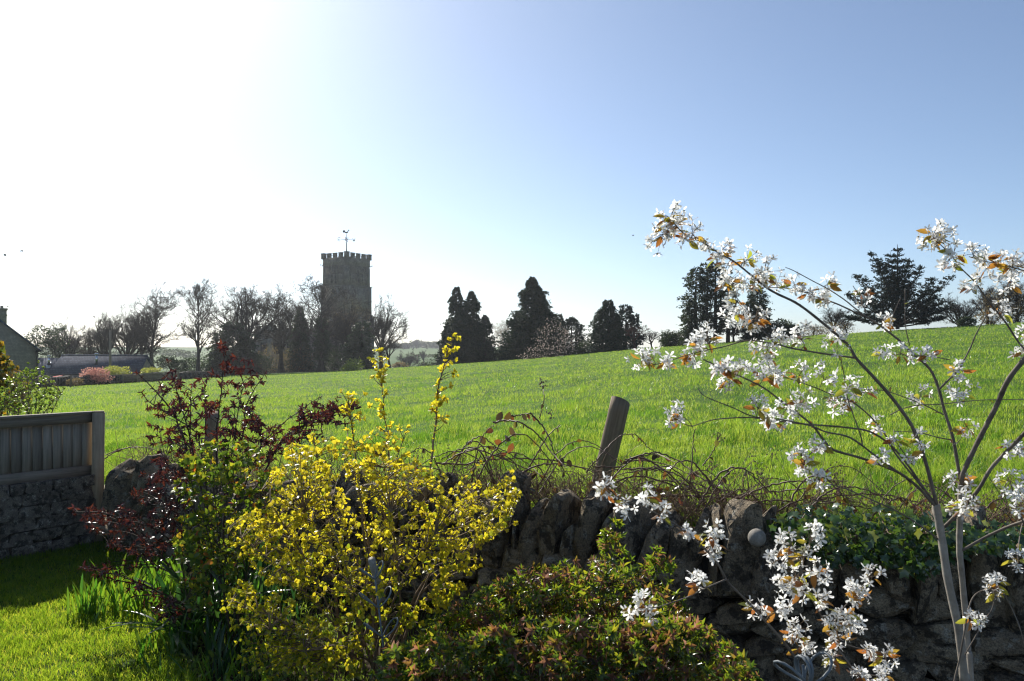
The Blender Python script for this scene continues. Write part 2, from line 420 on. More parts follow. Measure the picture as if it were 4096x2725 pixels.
us = np.linspace(-1.25, 1.25, 150)
ds = np.concatenate([np.geomspace(1.0, 26.0, 60), np.geomspace(27.5, 420, 46)])
d0 = field_start(us)
gx = []; gy = []
for k in ds:
    yy = d0 + 0.02 + (k - 1.0) * 5.0
    gx.append(us * yy); gy.append(yy)
gx = np.array(gx); gy = np.array(gy); gz = terrain(gx, gy)
nr, nc = gx.shape
ii, jj = np.meshgrid(np.arange(nr - 1), np.arange(nc - 1), indexing='ij'); a0 = ii * nc + jj
fm = MB(); fm.add(np.stack([gx, gy, gz], -1).reshape(-1, 3), [np.stack([a0, a0 + 1, a0 + nc + 1, a0 + nc], -1).reshape(-1, 4)])
m = NT('meadow_ground'); p = m.pos()
c = m.ramp(m.noise(0.35, 5, 0.6, p), [(0.3, (0.03, 0.065, 0.010)), (0.5, (0.048, 0.105, 0.014)), (0.7, (0.075, 0.14, 0.02))])
c = m.mix(m.ramp(m.noise(0.006, 3, 0.5, p), [(0.42, (0, 0, 0)), (0.58, (0.6, 0.6, 0.6))]), c, (0.10, 0.15, 0.045))
M['field'] = m.done(m.bsdf(c, 0.9, 0.1, m.noise(9, 5, 0.7, p), 0.7, 0.06))
tag(fm.build('field', M['field'], smooth=True), 'bright green sloping meadow behind the stone wall', kind='structure')

gm = MB()
gxs = np.linspace(-9, 9, 37); gys = np.linspace(-4, 8.2, 60); GX, GY = np.meshgrid(gxs, gys)
def bed_z(x): t = np.clip((np.asarray(x, float) - 0.6) / 1.2, 0, 1); return -0.25 * t * t * (3 - 2 * t)
GZ = -0.006 + 0.012 * vnoise(GX, GY, 1.1, 8) + bed_z(GX)
nr, nc = GX.shape
ii, jj = np.meshgrid(np.arange(nr - 1), np.arange(nc - 1), indexing='ij'); a0 = ii * nc + jj
gm.add(np.stack([GX, GY, GZ], -1).reshape(-1, 3), [np.stack([a0, a0 + 1, a0 + nc + 1, a0 + nc], -1).reshape(-1, 4)])
tag(gm.build('garden_ground', M['soil'], smooth=True), 'dark soil of the garden bed below the wall', kind='structure')

def lawn_edge(y): return np.interp(y, [0, 3.5, 4.4, 5.5, 6.2, 7.2, 8], [-0.6, -1.35, -1.75, -2.45, -2.75, -2.9, -3.0])
lm = MB(); ly = np.linspace(-4, 8.2, 40); lx = np.linspace(0, 1, 12)
LXX = -9 + lx[None] * (lawn_edge(ly)[:, None] + 0.05 * np.sin(ly * 5)[:, None] + 9); LYY = np.repeat(ly[:, None], 12, 1)
LZZ = 0.022 + 0.008 * vnoise(LXX, LYY, 1.0, 9)
nr, nc = LXX.shape
ii, jj = np.meshgrid(np.arange(nr - 1), np.arange(nc - 1), indexing='ij'); a0 = ii * nc + jj
lm.add(np.stack([LXX, LYY, LZZ], -1).reshape(-1, 3), [np.stack([a0, a0 + 1, a0 + nc + 1, a0 + nc], -1).reshape(-1, 4)])
tag(lm.build('lawn', M['lawn'], smooth=True), 'mown garden lawn in front of the wooden fence', kind='structure')

# ------------------------------------------------------------------ grass
def blades(mb, X, Y, Z, H, Wd, r, tint, seg=2, lean=0.5):
    n = len(X)
    a = r.uniform(0, 6.283, n); f = a + r.uniform(-1.2, 1.2, n)
    ax, ay = np.cos(a), np.sin(a)
    ln = H * r.uniform(0.1, lean, n)
    P = np.stack([X, Y, Z], -1); side = np.stack([ax, ay, np.zeros(n)], -1) * Wd[:, None] * 0.5
    bend = np.stack([np.cos(f) * ln, np.sin(f) * ln, np.zeros(n)], -1); up = np.array([0, 0, 1.0]) * H[:, None]
    tip = P + up * np.sqrt(np.maximum(0.1, 1 - (ln / H)[:, None] ** 2 * 0.6)) + bend
    if seg == 1:
        v = np.stack([P - side, P + side, tip], 1).reshape(-1, 3)
        mb.add(v, [np.arange(n * 3).reshape(-1, 3)], np.repeat(tint, 3))
    else:
        md = P + up * 0.55 + bend * 0.25
        v = np.stack([P - side, P + side, md + side * 0.8, md - side * 0.8, tip], 1).reshape(-1, 3)
        b = np.arange(n)[:, None] * 5
        mb.add(v, [b + np.array([0, 1, 2, 3]), b + np.array([3, 2, 4])], np.repeat(tint, 5))

r = rng_(11)
gmb = MB()
N1 = 900000
u = r.uniform(-0.76, 0.92, N1)
D = np.interp(u, EU, EDGE[:, 2]); s0 = field_start(u) + 0.15
q = r.uniform(0, 1, N1); half = r.uniform(0, 1, N1) < 0.55
d = np.where(half, 1.0 / (1.0 / (D + 1) + q * (1.0 / s0 - 1.0 / (D + 1))), s0 * ((D + 1) / s0) ** q)
X = u * d
pn = vnoise(X, d, 1.3, 21) + 0.7 * vnoise(X, d, 5.0, 22) + 0.5 * vnoise(X, d, 0.5, 23)
H = (0.062 + 0.026 * np.clip(pn, -1.2, 2.5)) * r.uniform(0.45, 1.6, N1)
tuft = np.clip(vnoise(X, d, 1.9, 31) + 0.8 * vnoise(X, d, 0.7, 32) - 0.85, 0, 1.2)
H = H + 0.15 * tuft * r.uniform(0.5, 1, N1)
Wd = np.maximum(0.0038, 0.42 * d / 796.0) * r.uniform(0.7, 1.3, N1)
H = np.maximum(H, Wd * 1.7) * (1 + 0.35 * np.clip((11 - d) / 4, 0, 1))
tint = np.clip(0.50 + 0.20 * vnoise(X, d, 0.45, 27) + 0.20 * vnoise(X, d, 1.1, 24) + 0.17 * vnoise(X, d, 4.5, 25) + 0.16 * vnoise(X, d, 16.0, 26) - 0.42 * tuft + r.normal(0, 0.15, N1), 0.01, 0.98)
Z = terrain(X, d) - 0.01
near = d < 12
blades(gmb, X[near], d[near], Z[near], H[near], Wd[near], r, tint[near], 2, 0.95)
blades(gmb, X[~near], d[~near], Z[~near], H[~near], Wd[~near], r, tint[~near], 1, 0.95)
go = gmb.build('meadow_grass', M['field_grass'], kind='stuff')
tag(go, 'lush green meadow grass covering the sloping field', 'grass')
go.pass_index = 1

lmb = MB()
N2 = 200000
y = r.uniform(3.9, 7.75, N2); x = r.uniform(-5.6, -1.3, N2)
k = (x < lawn_edge(y) + 0.05 * np.sin(y * 5) + r.normal(0, 0.03, N2)) & (x > -0.70 * y - 0.15) & (y < 7.7 - 0.9 * np.clip(-3.95 - x, 0, 3))
x, y = x[k], y[k]; n = len(x)
pn = vnoise(x, y, 0.35, 41) + 0.6 * vnoise(x, y, 0.12, 42)
H = (0.040 + 0.012 * pn) * r.uniform(0.5, 1.4, n) + 0.05 * np.clip((x - lawn_edge(y) + 0.25) / 0.25, 0, 1) * r.uniform(0, 1, n)
lt = np.clip(0.5 + 0.16 * pn + r.normal(0, 0.2, n), 0.01, 0.98)
blades(lmb, x, y, np.full(n, 0.02), np.maximum(H, 0.012), r.uniform(0.0028, 0.0055, n), r, lt, 2, 0.9)
tag(lmb.build('lawn_grass', M['lawn_grass'], kind='stuff'), 'short bright grass of the lawn, half in fence shade', 'grass')

# ------------------------------------------------------------------ stones
def stone_mesh(seed, n=6, round_=0.35, rough=0.10, fine=0.0, chip=0.72):
    r = rng_(seed); g = np.linspace(-1, 1, n + 1); mb = MB()
    vs = {}; V = []; F = []
    def vid(p):
        k = tuple(np.round(p, 4))
        if k not in vs: vs[k] = len(V); V.append(p)
        return vs[k]
    for ax in range(3):
        for sg in (-1, 1):
            for i in range(n):
                for j in range(n):
                    q = []
                    for (a, b) in ((i, j), (i + 1, j), (i + 1, j + 1), (i, j + 1)):
                        p = np.zeros(3); p[ax] = sg; p[(ax + 1) % 3] = g[a]; p[(ax + 2) % 3] = g[b]; q.append(vid(p))
                    F.append(q if sg > 0 else q[::-1])
    V = np.array(V)
    ln = np.linalg.norm(V, axis=1, keepdims=True); sph = V / ln * 1.15
    W = V * (1 - round_) + sph * round_
    off = np.zeros_like(W)
    for o, (k, amp) in enumerate(((1.3, 1.0), (2.9, 0.55), (6.0, 0.3))):
        for c in range(3):
            w = r.normal(0, k, 3); off[:, c] += amp * np.sin(W @ w + r.uniform(0, 6.28))
    # flat chips: clip by a few random planes
    W = W + off * rough + r.normal(0, 1, W.shape) * fine
    for _ in range(9):
        nn = nrm(r.normal(0, 1, 3)); lim = r.uniform(chip, chip + 0.43); dd = W @ nn
        W = W - np.clip(dd - lim, 0, None)[:, None] * nn * 0.85
    mb.add(W * 0.5, [np.array(F)])
    me = mb.mesh('stone', (0, 0, 0), True)
    me.set_sharp_from_angle(angle=math.radians(24))
    return me

STONES = [stone_mesh(100 + i, 9, 0.18, 0.10, 0.022) for i in range(16)]
for s in STONES: s.materials.append(M['wall_stone'])
BLOCKS = [stone_mesh(200 + i, 5, 0.02, 0.03, 0.016, 1.15) for i in range(8)]
for s in BLOCKS: s.materials.append(M['block_stone'])

def rot_mat(rx, ry, rz):
    return (Matrix.Rotation(rz, 3, 'Z') @ Matrix.Rotation(ry, 3, 'Y') @ Matrix.Rotation(rx, 3, 'X'))
def piece(name, me, parent, loc, size, rot):
    o = bpy.data.objects.new(name, me); C.objects.link(o); o.parent = parent
    o.location = Vector([float(a) for a in loc]) - Vector(parent.location)
    o.rotation_euler = rot; o.scale = size
    return o

r = rng_(5); random.seed(5)
wallt = thing('dry_stone_wall', 'old dry stone garden wall with upright jagged coping stones', 'wall', (0.0, 5.8, 0))
# arc length parametrisation of the wall line
wx = np.linspace(-3.74, 4.6, 400); wy = wall_y(wx)
wy = np.convolve(np.pad(wy, 20, mode='edge'), np.ones(41) / 41, mode='valid')
arc = np.concatenate([[0], np.cumsum(np.hypot(np.diff(wx), np.diff(wy)))]); LEN = arc[-1]
def wat(s):
    x_ = np.interp(s, arc, wx); y_ = np.interp(s, arc, wy)
    e = 0.05; t = math.atan2(np.interp(s + e, arc, wy) - np.interp(s - e, arc, wy), np.interp(s + e, arc, wx) - np.interp(s - e, arc, wx))
    return x_, y_, t
cm = MB()
for i in range(40):
    s = LEN * (i + 0.5) / 40; x_, y_, t = wat(s)
    cm.box((x_, y_ + 0.05, 0.14), (LEN / 40 * 1.05, 0.26, 0.90), rot_mat(0, 0, t))
cm.build('core', M['wall_core'], wallt)
s = 0.04
while s < LEN:
    x_, y_, t = wat(s)
    big = x_ > 1.7
    th = r.uniform(0.06, 0.15) * (1.45 if big else 1.0)
    h = r.uniform(0.34, 0.50) * (0.95 if big else 1.0)
    if r.uniform() < 0.15: h *= 1.22
    if x_ < -1.5: h *= 0.85; th *= 1.3
    s += th * 0.5; x_, y_, t = wat(s)
    zb = 0.36
    piece('coping_stone', STONES[r.integers(16)], wallt, (x_, y_ - 0.02 + r.normal(0, 0.025), zb + h / 2),
          (th * 1.18, r.uniform(0.34, 0.46), h * 1.12), (r.normal(0, 0.10), r.normal(0.17, 0.11) if not big else r.normal(0, 0.08), t + r.normal(0, 0.14)))
    s += th * 0.5
z = -0.30
row = 0
while z < 0.40:
    hh = r.uniform(0.095, 0.15); s = r.uniform(0, 0.2)
    while s < LEN:
        L = r.uniform(0.18, 0.46); x_, y_, t = wat(s + L / 2)
        if z + hh < float(bed_z(x_)): s += L; continue
        piece('stone', STONES[r.integers(16)], wallt, (x_, y_ - 0.10 + r.normal(0, 0.02) - 0.05 * (0.4 - z), z + hh / 2),
              (L * 1.08, r.uniform(0.2, 0.3), hh * 1.16), (r.normal(0, 0.06), r.normal(0, 0.05), t + r.normal(0, 0.07)))
        s += L
    z += hh; row += 1

# ------------------------------------------------------------------ block wall and fence panel at the left
A = np.array([-3.98, 7.52]); B = np.array([-4.46, 6.92]); dirn = (B - A) / np.linalg.norm(B - A); T = math.atan2(dirn[1], dirn[0])
nf = np.array([dirn[1], -dirn[0]]) * -1.0           # which way the fence faces
if nf[1] > 0: nf = -nf
def fp(s, off=0.0): return A + dirn * s + nf * off
bw = thing('block_wall', 'low mossy stone block wall under the wooden fence panel', 'wall', (A[0], A[1], 0))
zc = [0.0, 0.12, 0.235, 0.345, 0.455, 0.56, 0.66]
for i in range(len(zc) - 1):
    s = 0.03 - r.uniform(0, 0.1)
    while s < 3.2:
        top = i == len(zc) - 2
        L = r.uniform(0.10, 0.13) if top else r.uniform(0.17, 0.34)
        L = min(L, 99); q0 = max(s, 0.0)
        x_, y_ = fp((q0 + s + L) / 2, r.normal(0, 0.005))
        hh = zc[i + 1] - zc[i]
        if s + L - q0 > 0.04:
            piece('block', BLOCKS[r.integers(8)], bw, (x_, y_, zc[i] + hh / 2 + 0.01), ((s + L - q0) * 0.98, 0.22, hh * 0.99), (r.normal(0, 0.02), r.normal(0, 0.02), T + r.normal(0, 0.02)))
        s += L
cb = MB(); x_, y_ = fp(1.6, -0.02); cb.box((x_, y_, 0.32), (3.15, 0.19, 0.64), rot_mat(0, 0, T)); cb.build('mortar', M['mortar'], bw)

fp_ = thing('board_fence', 'weathered grey feather-edge board fence panel on the block wall', 'fence', (A[0], A[1], 0.66))
zt, zb = 1.235, 0.755
def rail(name, z0, z1, off, th, mat, s0=-0.02, s1=3.2, drop=0.0):
    mb = MB(); c = fp((s0 + s1) / 2, off)
    mb.box((0, 0, 0), (s1 - s0, th, z1 - z0))
    me = mb.mesh(name); o = put(name, me, mat, fp_, (c[0] - A[0], c[1] - A[1], (z0 + z1) / 2 - 0.66))
    o.rotation_euler = (0, 0, T); return o
rail('top_rail', zt - 0.075, zt + 0.0, 0.032, 0.04, M['fence_rail'])
rail('cap_rail', zt + 0.002, zt + 0.026, 0.015, 0.10, M['fence_rail'])
rail('gravel_board', zb - 0.095, zb, 0.026, 0.035, M['fence_rail'])
bme = MB(); bme.add(np.array([[-0.047, -0.009, 0], [0.047, -0.002, 0], [0.047, 0.002, 0], [-0.047, 0.009, 0], [-0.047, -0.009, 1], [0.047, -0.002, 1], [0.047, 0.002, 1], [-0.047, 0.009, 1]]) * np.array([1, 1, zt - zb - 0.05]),
                    [np.array([[0, 3, 2, 1], [4, 5, 6, 7], [0, 1, 5, 4], [1, 2, 6, 5], [2, 3, 7, 6], [3, 0, 4, 7]])])
bmesh_ = bme.mesh('board'); bmesh_.materials.append(M['fence_wood'])
for i in range(37):
    s = 0.03 + i * 0.085; c = fp(s, 0.0 + r.normal(0, 0.0015))
    o = piece('board', bmesh_, fp_, (c[0], c[1], zb - 0.02 + r.normal(0, 0.002)), (1, 1, 1), (0, r.normal(0, 0.005), T + math.pi + 0.11))
pst = MB(); pst.box((0, 0, 0.625), (0.105, 0.105, 1.25)); pst.box((0, 0, 1.257), (0.09, 0.09, 0.012))
o = pst.build('fence_post', M['post_wood'], None, (0, 0, 0)); q_ = fp(-0.035, 0.055); o.location = (q_[0], q_[1], 0.0); o.rotation_euler = (0, 0.012, 0.46)
tag(o, 'square brown wooden fence post at the end of the board panel', 'post')

# leaning stakes behind the wall
def stake(name, label, base, top, rad, slant):
    b = np.array(base); t = np.array(top); n = 12; L = np.linalg.norm(t - b); mb = MB()
    rr = rng_(int(rad * 10000)); a = np.arange(14) / 14 * 6.283
    prof = 1 + 0.05 * np.sin(2 * a + 1) + 0.03 * np.sin(3 * a)
    rings = []
    for k in range(n):
        z = L * k / (n - 1); w = rad * (1.0 - 0.03 * k / (n - 1)) * prof * (1 + 0.012 * rr.normal(size=14))
        zz = z + (slant * np.cos(a - 0.3) * rad if k == n - 1 else 0)
        rings.append(np.stack([w * np.cos(a), w * np.sin(a), np.full(14, z) + (zz - z)], -1))
    V = np.concatenate(rings); i = np.arange(n - 1)[:, None] * 14; j = np.arange(14)[None]; k2 = (j + 1) % 14
    F = np.stack([i + j, i + k2, i + 14 + k2, i + 14 + j], -1).reshape(-1, 4)
    mb.add(V, [F, (np.arange(14) + (n - 1) * 14)[None]])
    me = mb.mesh(name, (0, 0, 0), False)
    o = put(name, me, M['stake_wood'], None, b)
    o.rotation_mode = 'QUATERNION'; o.rotation_quaternion = Vector([float(q) for q in (t - b)]).to_track_quat('Z', 'Y')
    tag(o, label, 'post'); return o
stake('leaning_stake', 'stout round wooden stake leaning behind the stone wall', PF(2385, 2025, 6.78), PF(2483, 1604, 6.6), 0.087, -0.55)
stake('pointed_stake', 'short brown stake half hidden behind the purple-leaved shrub', PF(842, 1925, 7.9), PF(848, 1655, 7.9), 0.07, 0.5)

bl = PF(3028, 2151, 4.52)
mb = MB(); nn = 14
V = []; 
for i in range(nn + 1):
    th = math.pi * i / nn
    for j in range(20):
        ph = 6.283 * j / 20; V.append([math.sin(th) * math.cos(ph), math.sin(th) * math.sin(ph), math.cos(th)])
V = np.array(V) * 0.051; i = np.arange(nn)[:, None] * 20; j = np.arange(20)[None]; k2 = (j + 1) % 20
mb.add(V, [np.stack([i + j, i + 20 + j, i + 20 + k2, i + k2], -1).reshape(-1, 4)])
o = put('stone_ball', mb.mesh('stone_ball', (0, 0, 0), True), M['ball'], None, bl); tag(o, 'small round pale stone ball lodged between coping stones', 'stone ball')
piece('coping_stone', STONES[3], wallt, PF(3060, 2330, 4.62), (0.155, 0.3, 0.42), (0, 0.02, -0.2))
piece('coping_stone', STONES[5], wallt, PF(2965, 2170, 4.74), (0.22, 0.3, 0.58), (0, 0.06, -0.25))

# ------------------------------------------------------------------ church tower
def masonry(name, c1, c2, c3, sc):
    m = NT(name); p = m.obj()
    cr = m.n("ShaderNodeSeparateXYZ"); m.l(p, cr.inputs[0])
    cb = m.n("ShaderNodeCombineXYZ"); m.l(m.math('ADD', cr.outputs[0], cr.outputs[1]), cb.inputs[0]); m.l(cr.outputs[2], cb.inputs[1])
    b = m.n("ShaderNodeTexBrick"); m.l(cb.outputs[0], b.inputs["Vector"]); b.inputs["Scale"].default_value = sc
    b.inputs["Color1"].default_value = (*c2, 1); b.inputs["Color2"].default_value = (*c3, 1); b.inputs["Mortar"].default_value = (*c1, 1)
    b.inputs["Mortar Size"].default_value = 0.015; b.inputs["Bias"].default_value = 0.0
    c = m.mix(m.ramp(m.noise(0.8, 5, 0.65, p), [(0.38, (0, 0, 0)), (0.7, (0.75, 0.75, 0.75))]), b.outputs[0], c1)
    c = m.mix(m.ramp(m.noise(3.0, 5, 0.65, p), [(0.5, (0, 0, 0)), (0.75, (0.5, 0.5, 0.5))]), c, tuple(q * 1.5 for q in c3))
    return m.done(m.bsdf(c, 0.92, 0.1, m.noise(5, 6, 0.7, p), 0.5, 0.05))
M['church'] = masonry('church_limestone', (0.10, 0.09, 0.076), (0.185, 0.168, 0.14), (0.25, 0.225, 0.185), 1.6)
M['house'] = masonry('house_rubble_stone', (0.20, 0.17, 0.125), (0.27, 0.235, 0.175), (0.33, 0.285, 0.21), 2.2)
M['void'] = plain_mat('dark_opening', (0.01, 0.01, 0.01), (0.02, 0.02, 0.02), 3)
M['louvre'] = plain_mat('louvre_stone', (0.20, 0.185, 0.155), (0.28, 0.26, 0.22), 3)
M['gilt'] = plain_mat('faded_gilding', (0.45, 0.36, 0.16), (0.6, 0.5, 0.26), 3, 0.4, 0.5)
M['clock'] = plain_mat('dark_clock_dial', (0.03, 0.033, 0.04), (0.05, 0.055, 0.06), 2)
TD = 172.0
tc = PF(1386, 1400, TD + 5.2); tz = float(terrain(tc[0], tc[1])) - 0.6
tw = thing('church_tower', 'tall battlemented stone church tower rising above the bare trees', 'church tower', (tc[0], tc[1], tz), rz=math.radians(57.5))
def zt_(py): return CAMZ + (HY - py) / FOC * TD - tz        # local height for a picture row
def tpart(name, mb, mat=None): 
    me = mb.mesh(name); return put(name, me, mat or M['church'], tw)
def prism4(mb, h0, h1, z0, z1):                              # square frustum
    v = [[sx * h0, sy * h0, z0] for sx, sy in ((-1, -1), (1, -1), (1, 1), (-1, 1))] + [[sx * h1, sy * h1, z1] for sx, sy in ((-1, -1), (1, -1), (1, 1), (-1, 1))]
    mb.add(np.array(v, float), [np.array([[0, 1, 5, 4], [1, 2, 6, 5], [2, 3, 7, 6], [3, 0, 4, 7], [4, 5, 6, 7], [3, 2, 1, 0]])])
HS = 3.62
z_low, z_mid, z_bel, z_par, z_top = zt_(1262), zt_(1142), zt_(1055), zt_(1028), zt_(1008)
mb = MB(); prism4(mb, HS * 1.14, HS * 1.12, 0, z_low); tpart('lower_stage', mb)
mb = MB(); prism4(mb, HS * 1.12, HS * 1.055, z_low, z_low + 0.8); tpart('set_off', mb)
mb = MB(); prism4(mb, HS * 1.05, HS * 1.035, z_low + 0.6, z_mid); tpart('middle_stage', mb)
mb = MB(); prism4(mb, HS, HS * 0.985, z_mid, z_bel); tpart('belfry_stage', mb)
for zz, k, th in ((z_mid, 1.075, 0.32), (z_bel, 1.05, 0.30), (z_par, 1.045, 0.2)):
    mb = MB(); prism4(mb, HS * k, HS * (k - 0.03), zz - th / 2, zz + th / 2); tpart('string_course', mb)
mb = MB()
for sx, sy, lx_, ly_ in ((0, -1, 2, 0), (0, 1, 2, 0), (-1, 0, 0, 2), (1, 0, 0, 2)):
    mb.box((sx * HS * 0.985, sy * HS * 0.985, (z_bel + z_par) / 2), (HS * lx_ * 0.985 if lx_ else 0.3, HS * ly_ * 0.985 if ly_ else 0.3, z_par - z_bel))
tpart('parapet', mb)
mb = MB(); mb.box((0, 0, z_bel + 0.3), (HS * 1.8, HS * 1.8, 0.3)); tpart('roof_deck', mb, M['void'])
# panelled parapet ribs and pierced merlons
def face_pt(face, u, off):                                   # local xy of a point u along a face, off outward
    return {0: (-HS - off, -u), 1: (u, -HS - off), 2: (HS + off, u), 3: (-u, HS + off)}[face]
def face_box(mb, face, u, z, w, h, th, off):
    x_, y_ = face_pt(face, u, off)
    mb.box((x_, y_, z), (th, w, h) if face in (0, 2) else (w, th, h))
mh = z_top - z_par
for f in range(4):
    for q in (-1.75, 0.0, 1.75):
        mb = MB(); w = 1.12; hw = 0.16
        z0 = z_par - 0.02
        face_box(mb, f, q, z0 + 0.2 * mh, w, 0.4 * mh, 0.32, -0.1)
        face_box(mb, f, q, z0 + 0.86 * mh, w, 0.3 * mh, 0.32, -0.1)
        for e, ww in ((-0.41, 0.3), (0, 0.18), (0.41, 0.3)):
            face_box(mb, f, q + e, z0 + 0.56 * mh, ww, 0.34 * mh, 0.316, -0.1)
        face_box(mb, f, q, z0 + 1.03 * mh, w + 0.12, 0.12, 0.42, -0.1)
        tpart('merlon', mb)
    for i in range(14):
        mb = MB(); u = -HS + (i + 0.5) * 2 * HS / 14
        face_box(mb, f, u, (z_bel + z_par) / 2, 0.10, z_par - z_bel - 0.2, 0.14, 0.0); tpart('parapet_rib', mb)
for sx in (-1, 1):
    for sy in (-1, 1):
        mb = MB(); mb.box((sx * HS * 0.96, sy * HS * 0.96, z_par + 0.5 * mh), (0.85, 0.85, mh * 1.12)); mb.box((sx * HS * 0.96, sy * HS * 0.96, z_par + mh * 1.08), (0.98, 0.98, 0.13)); tpart('corner_merlon', mb)
        for zz in (z_mid, z_bel):
            mb = MB(); e = HS * 1.06
            P0 = np.array([sx * e, sy * e, zz + 0.1]); mb.tube([P0, P0 + np.array([sx * 0.22, sy * 0.22, 0.06])], [0.15, 0.09], 6, cap=True); tpart('gargoyle', mb)
        mb = MB()
        for (z0, z1, ex) in ((0, z_low, 0.55), (z_low, z_mid, 0.35), (z_mid, z_bel - 0.4, 0.16)):
            base = HS * (1.12 if z1 == z_low else 1.03 if z1 == z_mid else 0.99)
            mb.box((sx * (base + ex / 2 - 0.1), sy * (base - 0.45), (z0 + z1) / 2), (ex + 0.2, 0.8, z1 - z0))
            mb.box((sx * (base - 0.45), sy * (base + ex / 2 - 0.1), (z0 + z1) / 2 - 0.003), (0.8, ex + 0.2, z1 - z0))
        tpart('buttress', mb)
zb0, zb1 = zt_(1132), zt_(1093)
for f in (0, 1, 2, 3):
    for k, (u, opn) in enumerate(((-1.9, 0), (-0.62, 1), (0.28, 1), (1.35, 0), (2.15, 0)) if f in (0, 2) else ((-2.0, 0), (-1.2, 0), (-0.2, 1), (0.9, 0), (1.75, 0))):
        w = 0.9
        mb = MB(); face_box(mb, f, u, (zb0 + zb1) / 2, w, zb1 - zb0, 0.06, 0.012 if opn else 0.0)
        x_, y_ = face_pt(f, u, 0.012)
        wd = tpart('belfry_light' if opn else 'blind_panel', mb, M['void'] if opn else M['church'])
        if opn:
            for i in range(8):
                mb = MB(); face_box(mb, f, u, zb0 + (i + 0.5) * (zb1 - zb0) / 8, w * 0.92, 0.085, 0.12, 0.05)
                put('louvre', mb.mesh('louvre'), M['louvre'], wd)
        mb = MB()
        for sg in (-1, 1):
            face_box(mb, f, u + sg * (w / 2 + 0.08), (zb0 + zb1) / 2, 0.16, zb1 - zb0, 0.34, 0.1)
        def fv(uu, zz):
            a, b = face_pt(f, uu, 0.09); return np.array([a, b, zz])
        for sg in (-1, 1):
            mb.tube(np.array([fv(u + sg * (w / 2 + 0.06), zb1), fv(u + sg * w * 0.42, zb1 + 0.45), fv(u + sg * w * 0.13, zb1 + 0.85), fv(u, zb1 + 1.5)]), [0.13, 0.13, 0.12, 0.07], 4)
        mb.tube(np.array([fv(u, zb1 + 1.2), fv(u, zb1 + 2.2)]), [0.07, 0.03], 4)
        tpart('ogee_hood', mb)
    for u in np.linspace(-HS * 0.86, HS * 0.86, 9):
        mb = MB(); face_box(mb, f, u, (zb1 + z_bel) / 2 - 0.1, 0.14, z_bel - zb1 - 0.4, 0.2, 0.06); tpart('wall_shaft', mb)
# clock on the left-hand face (face 0)
ck = put('clock_face', MB().mesh('x'), None, tw); bpy.data.objects.remove(ck)
mb = MB(); cz = zt_(1162); cu = -0.15; n = 24
cxy = face_pt(0, cu, 0.28)
a = np.arange(n) / n * 6.283
mb.add(np.vstack([np.stack([np.full(n, cxy[0]), cxy[1] + 0.82 * np.cos(a), cz + 0.82 * np.sin(a)], -1), np.stack([np.full(n, cxy[0] + 0.15), cxy[1] + 0.82 * np.cos(a), cz + 0.82 * np.sin(a)], -1)]),
       [np.arange(n)[None, ::-1], np.stack([np.arange(n), (np.arange(n) + 1) % n, (np.arange(n) + 1) % n + n, np.arange(n) + n], -1)])
ck = tpart('clock_face', mb, M['clock'])
for i in range(12):
    mb = MB(); q = i / 12 * 6.283; R_ = Matrix.Rotation(q, 3, 'X')
    mb.box((cxy[0] - 0.03, cxy[1] + 0.66 * math.cos(q), cz + 0.66 * math.sin(q)), (0.03, 0.26, 0.10), R_); put('numeral', mb.mesh('numeral'), M['gilt'], ck)
for q, L in ((2.3, 0.6), (0.2, 0.42)):
    mb = MB(); R_ = Matrix.Rotation(q, 3, 'X'); mb.box((cxy[0] - 0.06, cxy[1] + L / 2 * math.cos(q), cz + L / 2 * math.sin(q)), (0.02, L, 0.07), R_); put('clock_hand', mb.mesh('clock_hand'), M['gilt'], ck)

# weathervane
M['vane'] = plain_mat('dark_wrought_metal', (0.03, 0.03, 0.032), (0.05, 0.05, 0.05), 4, 0.5, 0.4)
vz = tz + z_bel + 0.4
wv = thing('weathervane', 'dark metal cockerel weathervane with compass letters on the tower roof', 'weathervane', (tc[0], tc[1], vz))
def wz(py): return CAMZ + (HY - py) / FOC * (TD + 5) - vz
def wpart(name, mb): return put(name, mb.mesh(name), M['vane'], wv)
mb = MB(); mb.tube(np.array([[0, 0, 0], [0, 0, wz(978)], [0, 0, wz(962)], [0, 0, wz(934)]]), [0.13, 0.10, 0.055, 0.04], 6); wpart('rod', mb)
za = wz(958); ar = 0.75
for (dx, dy, L) in ((1, 0.25, 'W'), (-1, -0.25, 'E'), (-0.25, 1, 'S'), (0.25, -1, 'N')):
    dn = nrm(np.array([dx, dy, 0.0])); mb = MB()
    mb.tube(np.array([[0, 0, za], dn * 1.25 + np.array([0, 0, za])]), 0.035, 4); wpart('compass_arm', mb)
    c0 = dn * 1.6 + np.array([0, 0, za]); h = 0.36; w = 0.26
    segs = {'W': [((-w, h), (-w / 2, -h)), ((-w / 2, -h), (0, h * 0.3)), ((0, h * 0.3), (w / 2, -h)), ((w / 2, -h), (w, h))],
            'E': [((-w, h), (-w, -h)), ((-w, h), (w, h)), ((-w, 0), (w * 0.7, 0)), ((-w, -h), (w, -h))],
            'S': [((w, h), (-w, h)), ((-w, h), (-w, 0)), ((-w, 0), (w, 0)), ((w, 0), (w, -h)), ((w, -h), (-w, -h))],
            'N': [((-w, -h), (-w, h)), ((-w, h), (w, -h)), ((w, -h), (w, h))]}[L]
    mb = MB()
    for (a1, b1) in segs:
        mb.tube(np.array([c0 + np.array([a1[0], 0, a1[1]]), c0 + np.array([b1[0], 0, b1[1]])]), 0.05, 4, cap=True)
    wpart('letter', mb)
zc = wz(932)
